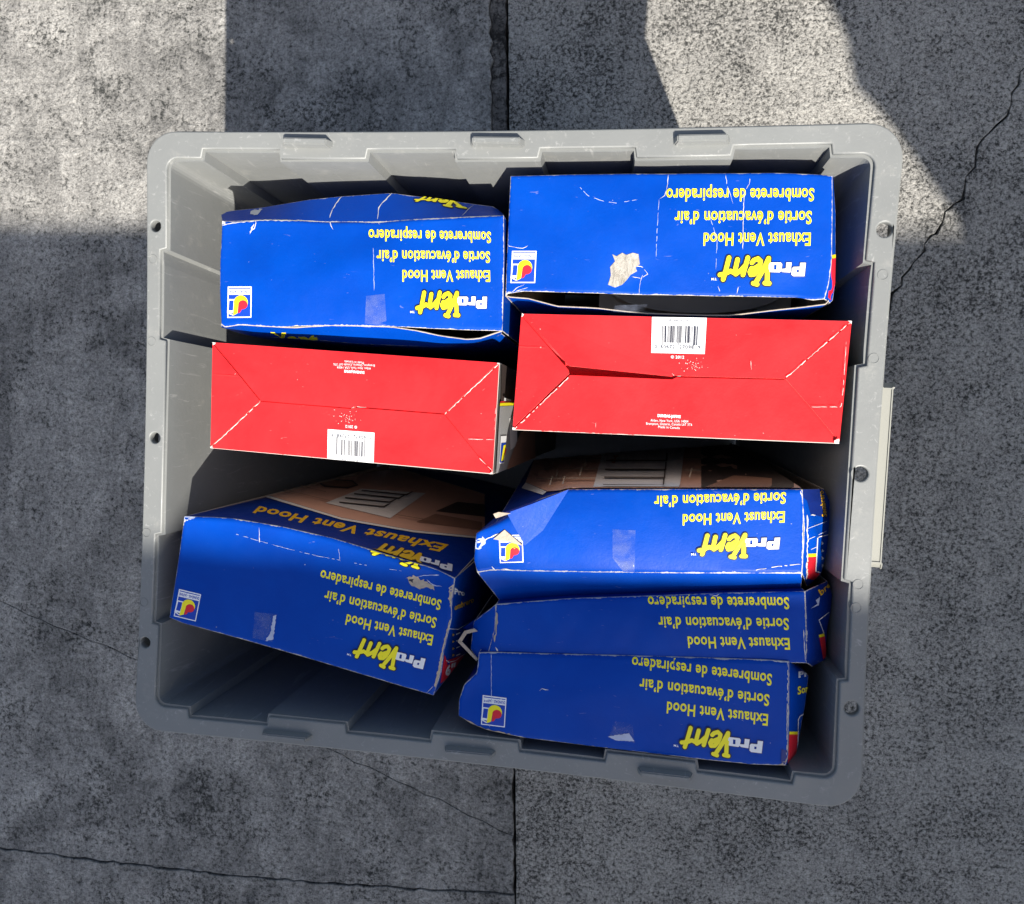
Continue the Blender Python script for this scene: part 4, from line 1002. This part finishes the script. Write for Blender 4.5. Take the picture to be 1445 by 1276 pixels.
body_walls(c2, p2, ctr, M['navy'], tops={'R': rb, 'L': lb}, inset=0.03, lean=(0, .008))
facet('torn_edge', c2, [(*z7(112, 196), HB - .012), (*z7(122, 205), HB - .012), (*z7(86, 214), HB - .012), (*z7(80, 204), HB - .012)], [(0, 1, 2, 3)], [M['kraft']])
facet('torn_edge', c2, [(*z7(80, 204), HB - .012), (*z7(88, 213), HB - .012), (*z7(70, 240), HB - .012), (*z7(58, 238), HB - .012)], [(0, 1, 2, 3)], [M['kraft']])
facet('torn_edge', c2, [(*z7(58, 238), HB - .012), (*z7(72, 238), HB - .012), (*z7(124, 294), HB - .012), (*z7(118, 300), HB - .012)], [(0, 1, 2, 3)], [M['kraft']])
facet('end_flap', c2, [(*z7(75, 195), HB - .03), (*z7(168, 130), HB - .018), (*z7(176, 168), HB - .014), (*z7(100, 205), HB - .02)], [(0, 1, 2, 3)], [M['navy'], M['kraft']])
crease(c2, p2, [z7(183, 125), z7(178, 140), z7(184, 160), z7(180, 205), z7(176, 240)], 3.0, 'kraft'); crease(c2, p2, [z7(860, 88), z7(880, 92), z7(892, 86)], 2.2); crease(c2, p2, [z7(1160, 200), z7(1166, 300)], 1.3); crease(c2, p2, [z7(180, 255), z7(186, 270)], 2.2)
scuff(c2, p2, [z7(176, 140), z7(186, 150), z7(184, 175), z7(178, 205), z7(175, 170)], 'kraft', jag=.9)

c3 = thing('carton', 'blue carton with crushed left corner against the bin\u2019s shaded front wall, nearest of three', 'carton', (0, 0, 0), 'blue cartons in the bin')
T = [z7(125, 275), z7(165, 273), z7(300, 277), z7(700, 286), z7(1060, 298), z7(1115, 303)]
Rr = [z7(1115, 303), z7(1114, 450), z7(1112, 560), z7(1112, 610), z7(1102, 635)]
B = [z7(60, 476), z7(100, 502), z7(150, 522), z7(260, 545), z7(540, 580), z7(830, 615), z7(1000, 632), z7(1102, 635)]
L = [z7(125, 275), z7(118, 340), z7(75, 380), z7(60, 430), z7(60, 476)]
p3 = Panel(WP(T), WP(Rr), WP(B), WP(L), np.zeros(3), bulge=0.004, crumple=0.0010, rnd=0.0014, seed=71, dents=((.05, .6, .02, -.004),))
ctr = center_of(p3); p3.build('top_panel', M['blue'], c3, 60, 26, thick=0.0010, raw=True)
end_print(c3, p3, {'1s': (1089.5, 950.6), '1e': (892.4, 927.1), '3s': (1084, 1009), '3e': (941, 988), 'a': (715.2, 985.1), 'b': (680.7, 980.7), 'c': (678.5, 1022.3), 'd': (713, 1026.8)})
tr = edge_of(p3, 'R', 20); rb = WP([z7(1135, 312), z7(1176, 345), z7(1165, 440), z7(1150, 520), z7(1138, 590), z7(1112, 632)], HB - 0.03)
pr = Panel(tr, np.array([tr[-1], rb[-1]]), rb, np.array([tr[0], rb[0]]), ctr, crumple=0.0005, seed=72); pr.build('end_fold', M['blue'], c3, 20, 10)
quad_decal('printed_band', c3, pr, [('yellow', [zw(142, 988), zw(193, 988), zw(193, 1005), zw(142, 1005)]), ('inkred', [zw(141, 1005), zw(193, 1005), zw(184, 1130), zw(170, 1160), zw(132, 1178)]),
    ('white', [zw(193, 988), zw(193, 915), zw(205, 893), zw(240, 875), zw(240, 880), zw(208, 897), zw(198, 916), zw(194, 1100), zw(190, 1100)])], maxlen=8)
text_quad('lettering', c3, pr, 'Pr', [zw(195, 665), zw(255, 655), zw(255, 620), zw(195, 627)], 'white', 0.05, 0.0005)
text_quad('lettering', c3, pr, 'Som', [zw(190, 768), zw(262, 745), zw(262, 705), zw(190, 718)], 'yellow', 0.03, 0.0005)
body_walls(c3, p3, ctr, M['navy'], tops={'R': rb}, inset=0.03)
crease(c3, p3, [z7(165, 276), z7(166, 350), z7(166, 430), z7(160, 510)], 0.9, 'scar'); crease(c3, p3, [z7(318, 394), z7(330, 388), z7(348, 392)], 2.2); crease(c3, p3, [z7(64, 478), z7(100, 498), z7(150, 518), z7(230, 535)], 2.6, 'kraft'); crease(c3, p3, [z7(1110, 320), z7(1108, 450), z7(1106, 600)], 1.2, dash=.2)
crease(c3, p3, [z7(124, 300), z7(119, 330), z7(116, 345)], 2.0); scuff(c3, p3, [z7(1075, 634), z7(1100, 620), z7(1112, 600), z7(1112, 625), z7(1098, 637)], 'kraft', jag=1)
crease(c3, p3, [z7(1060, 298), z7(1110, 304), z7(1113, 320)], 1.8)
quad_decal('tape', c3, p3, [('tape', [z7(560, 493), z7(615, 500), z7(622, 560), z7(538, 545), z7(545, 530)])], 0.0006, maxlen=12)
scuff(c3, p3, [z7(538, 540), z7(605, 530), z7(622, 556), z7(560, 552)], 'scar', jag=.6)
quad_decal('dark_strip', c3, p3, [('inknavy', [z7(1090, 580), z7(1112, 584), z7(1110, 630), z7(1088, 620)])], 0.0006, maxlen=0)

# origins of the things: put each Empty at the foot of its parts
bpy.context.view_layer.update()
for o in [o for o in SC.objects if o.type == 'EMPTY' and o.parent is None]:
    P = [np.array(v.co) for c in o.children if c.type == 'MESH' for v in c.data.vertices]
    P = np.array(P); ctr = Vector(((P[:, 0].min() + P[:, 0].max()) / 2, (P[:, 1].min() + P[:, 1].max()) / 2, P[:, 2].min()))
    o.location = ctr
    for c in o.children:
        c.matrix_parent_inverse = Matrix.Translation(-ctr)
